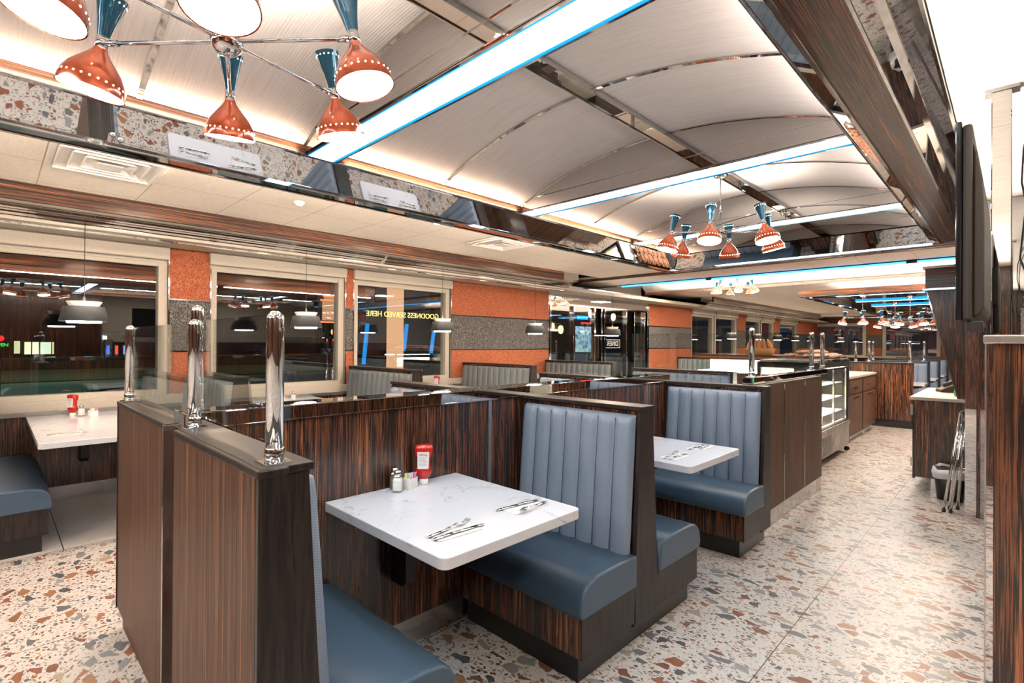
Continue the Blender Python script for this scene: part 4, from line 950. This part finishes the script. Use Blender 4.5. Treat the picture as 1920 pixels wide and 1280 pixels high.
for k in range(3):
    MB().box(-.1, .1, -.25 + .55 * k, .0 + .55 * k, 0, 1.7).build('pump', [M['bluep'], M['paper'], M['bluep']][k], pu)
    MB().box(.1, .12, -.22 + .55 * k, -.02 + .55 * k, .9, 1.6).build('pump_screen', emit('pump_glow_%d' % k, [(.05, .2, .9), (1, .1, .1), (.3, .5, 1.)][k], .6), pu)
MB().box(-.5, .5, -.7, 1.5, 2.5, 2.7).build('canopy', M['paper'], pu)
MB().box(-.1, .1, -.55, -.4, 0, 2.5).build('canopy_post', M['paper'], pu)
MB().box(.1, .2, -.45, -.2, 2.1, 2.4).build('canopy_lamp', emit('canopy_glow', (.9, .95, 1), .9), pu)
sg = thing('traffic_sign', 'glowing red and green sign at the far left outside', 'sign', (-25, .22, 1.15))
MB().lathe([(.0005, 0), (.10, 0), (.10, .03)], (0, 0, .31), 18, (1, 0, 0)).build('red_disc', emit('sign_red', (1., .03, .03), .8), sg)
text('green_lettering', 'OPEN', .16, emit('sign_green', (.02, 1., .08), .8), sg, (.1, .0, .08), (PI / 2, 0, PI / 2), .01)
MB().tube([(0, 0, -1.75), (0, 0, .3)], .02).build('pole', M['black'], sg)
# neon tower sign
ns = thing('tower_sign', 'neon-trimmed DINER tower sign outside, right part of the second window', 'sign', (-9.0, 4.37, 0))
MB().box(-.16, .16, -.22, .30, 1.79, 2.13).build('sign_box', M['mirror'], ns)
MB().box(-.20, .20, -.26, .36, 2.13, 2.16).box(-.14, .14, -.18, .26, 2.16, 2.24).build('cornice', M['chrome'], ns)
ng = emit('neon_orange', (1., .16, .05), 1.4)
MB().tube([(.2, -.27, 2.15), (.21, .38, 2.15)], .013).tube([(.15, -.2, 2.23), (.15, .28, 2.23)], .011).tube([(.2, -.27, 1.76), (.21, .38, 1.76)], .013).build('neon_trim', ng, ns)
text('lettering', 'DINER', .21, M['red'], ns, (.168, .01, 1.96), (PI / 2, 0, PI / 2), .006, align='LEFT')
MB().box(.162, .165, .0, .30, 1.83, 2.09).build('letter_panel', M['opal'], ns)
for y in (-.06, .06): MB().tube([(0, y, -.6), (0, y, 1.8)], .04).build('pole', M['chrome'], ns)
# glowing reversed lettering and orange column beyond window three
gt = thing('neon_lettering', 'yellow reversed lettering glowing in the third window', 'neon sign', (-6.25, 4.16, 1.79))
MB().box(-.01, -.004, -.62, -.615, .04, .54).box(-.01, -.004, .60, .605, .04, .54).build('hanger', M['black'], gt)
gy = emit('lettering_yellow', (1., .72, .20), 1.1)
text('word', 'GOODNESS SERVED HERE', .105, gy, gt, (0, 0, 0), (PI / 2, 0, PI / 2), .003, flip=True)
oc = tag(MB().box(-.11, .11, -.10, .10, -.6, 2.35).build('glowing_column', emit('orange_glow', (1., .50, .27), .50)), 'glowing peach column outside the third window', 'column'); oc.location = (-7.6, 4.87, 0)
for k, (y, z0, z1) in enumerate(((4.52, 1.02, 1.72), (5.33, 1.25, 1.74), (5.95, 1.2, 1.66))):
    o = tag(MB().tube([(0, -.02, z0), (0, .05, z1)], .035).build('blue_light_bar', emit('blue_bar_%d' % k, (.01, .30, .85), .55)), ['left', 'middle', 'right'][k] + ' slanting blue light bar beyond the third window', 'light bar', 'blue light bars outside'); o.location = (-8.0, y, 0)
    o.location = (-8.0, y, 0)
    tag(MB().tube([(0, 0, -.6), (0, -.02, z0)], .02).build('bar_post', M['black'], o))

# ------------------------------------------------------------------ lighting
W = bpy.data.worlds.new('night'); SC.world = W; W.use_nodes = True
bg = W.node_tree.nodes['Background']; bg.inputs[0].default_value = (.010, .014, .022, 1); bg.inputs[1].default_value = .35
def ceiling_emitter(x, y, label, sx=.56, z=2.577, e=None, mat='ceiling_emitter'):  # unseen glowing panels added as fill, kitchen side and behind the camera
    r = thing('fill_panel', label, 'ceiling light', (x, y, z), 0, 'added fill panels')
    MB().box(-sx / 2, sx / 2, -sx / 2, sx / 2, -.004, 0).build('diffuser', M[mat], r)
    MB().box(-sx / 2 - .02, sx / 2 + .02, -sx / 2 - .02, -sx / 2, -.006, 0).box(-sx / 2 - .02, sx / 2 + .02, sx / 2, sx / 2 + .02, -.006, 0).build('frame', M['white'], r)
for k, (x, y) in enumerate(((.55, 1.0), (1.6, 3.2), (1.6, 6.0), (3.6, 2.6), (3.6, 5.0), (.6, -1.6))):
    ceiling_emitter(x, y, 'added square fill light on the kitchen side, number %s along' % ['one', 'two', 'three', 'four', 'five', 'six'][k])
wc = (1., .76, .56)
for y in (-2.0, 1.0, 3.6, 6.2): area('window_side_fill', (-4.1, y, 2.57), .35, 24, wc)  # fill added under the tiles, no fittings modelled
area('front_fill', (-1.6, -2.2, 2.3), 1.2, 55, (1., .88, .78))  # large fill light added behind the camera
for y in (9.2, 10.5): area('vault_wash', (-1.5, y, 2.61), 8, 150, (1., .84, .68), (PI, 0, 0), .12)
for y in (12, 15, 18.5, 22): area('far_fill', (-3.9, y, 2.57), .5, 30, wc)  # fill added for the far dining area, without fittings
area('aisle_fill', (-.9, 6.9, 2.57), .4, 24, wc); area('aisle_fill', (-.6, 9.6, 2.55), .4, 22, wc)  # fill added over the aisle, without fittings
for x, y, z, e, c in ((-15, 0, 6, 900, (.5, 1., .85)), (-16, 9, 6, 700, (.7, 1., .9)), (-30, -2, 9, 1200, (.6, 1., .8)), (-42, 3, 8, 900, (.9, 1., .6)), (-42, 16, 8, 900, (.9, 1., .6))):  # unseen spots added to brighten the ground and grass outside
    l = bpy.data.lights.new('carpark_fill', 'SPOT'); l.energy = e; l.color = c; l.spot_size = math.radians(115); l.spot_blend = .6; l.shadow_soft_size = .3
    o = bpy.data.objects.new('carpark_fill', l); C.objects.link(o); o.location = (x, y, z)
for a, b in ((-3.4, -.2), (0, 2.6), (2.7, 5.4)):
    area('bulkhead_fill', (-2.89, (a + b) / 2, 2.30), .02, 14 * (b - a), (1., .84, .68), (0, PI - .55, 0), b - a)  # hidden uplight added to brighten the tiled ceiling
    area('kitchen_ceiling_fill', (-.225, (a + b) / 2, 2.30), .02, 4 * (b - a), (1., .88, .74), (0, PI + .7, 0), b - a)  # hidden uplight added to whiten the kitchen ceiling

# ------------------------------------------------------------------ camera
F_, YAW, PIT, ROL = 958.5, .77599, .00328, .00609
cy, sy = math.cos(YAW), math.sin(YAW)
f = Vector((-sy * math.cos(PIT), cy * math.cos(PIT), math.sin(PIT))); r_ = Vector((cy, sy, 0)); u_ = r_.cross(f)
Rr = r_ * math.cos(ROL) + u_ * math.sin(ROL); Uu = -r_ * math.sin(ROL) + u_ * math.cos(ROL)
cam = bpy.data.cameras.new('camera'); co = bpy.data.objects.new('camera', cam); C.objects.link(co)
cam.sensor_width = 36; cam.lens = 36 * F_ / 1920; cam.clip_start = .02; cam.clip_end = 200
co.matrix_world = Matrix(((Rr.x, Uu.x, -f.x, 0), (Rr.y, Uu.y, -f.y, 0), (Rr.z, Uu.z, -f.z, 1.4), (0, 0, 0, 1)))
SC.camera = co
SC.view_settings.view_transform = 'Standard'; SC.view_settings.look = 'None'; SC.view_settings.gamma = 1; SC.view_settings.exposure = 1.33
SC.view_settings.use_curve_mapping = False
cyc = SC.cycles; cyc.use_denoising = True; cyc.denoiser = 'OPENIMAGEDENOISE'; cyc.max_bounces = 8; cyc.glossy_bounces = 5; cyc.diffuse_bounces = 4; cyc.transparent_max_bounces = 12
cyc.sample_clamp_indirect = 6; cyc.caustics_reflective = False; cyc.caustics_refractive = False
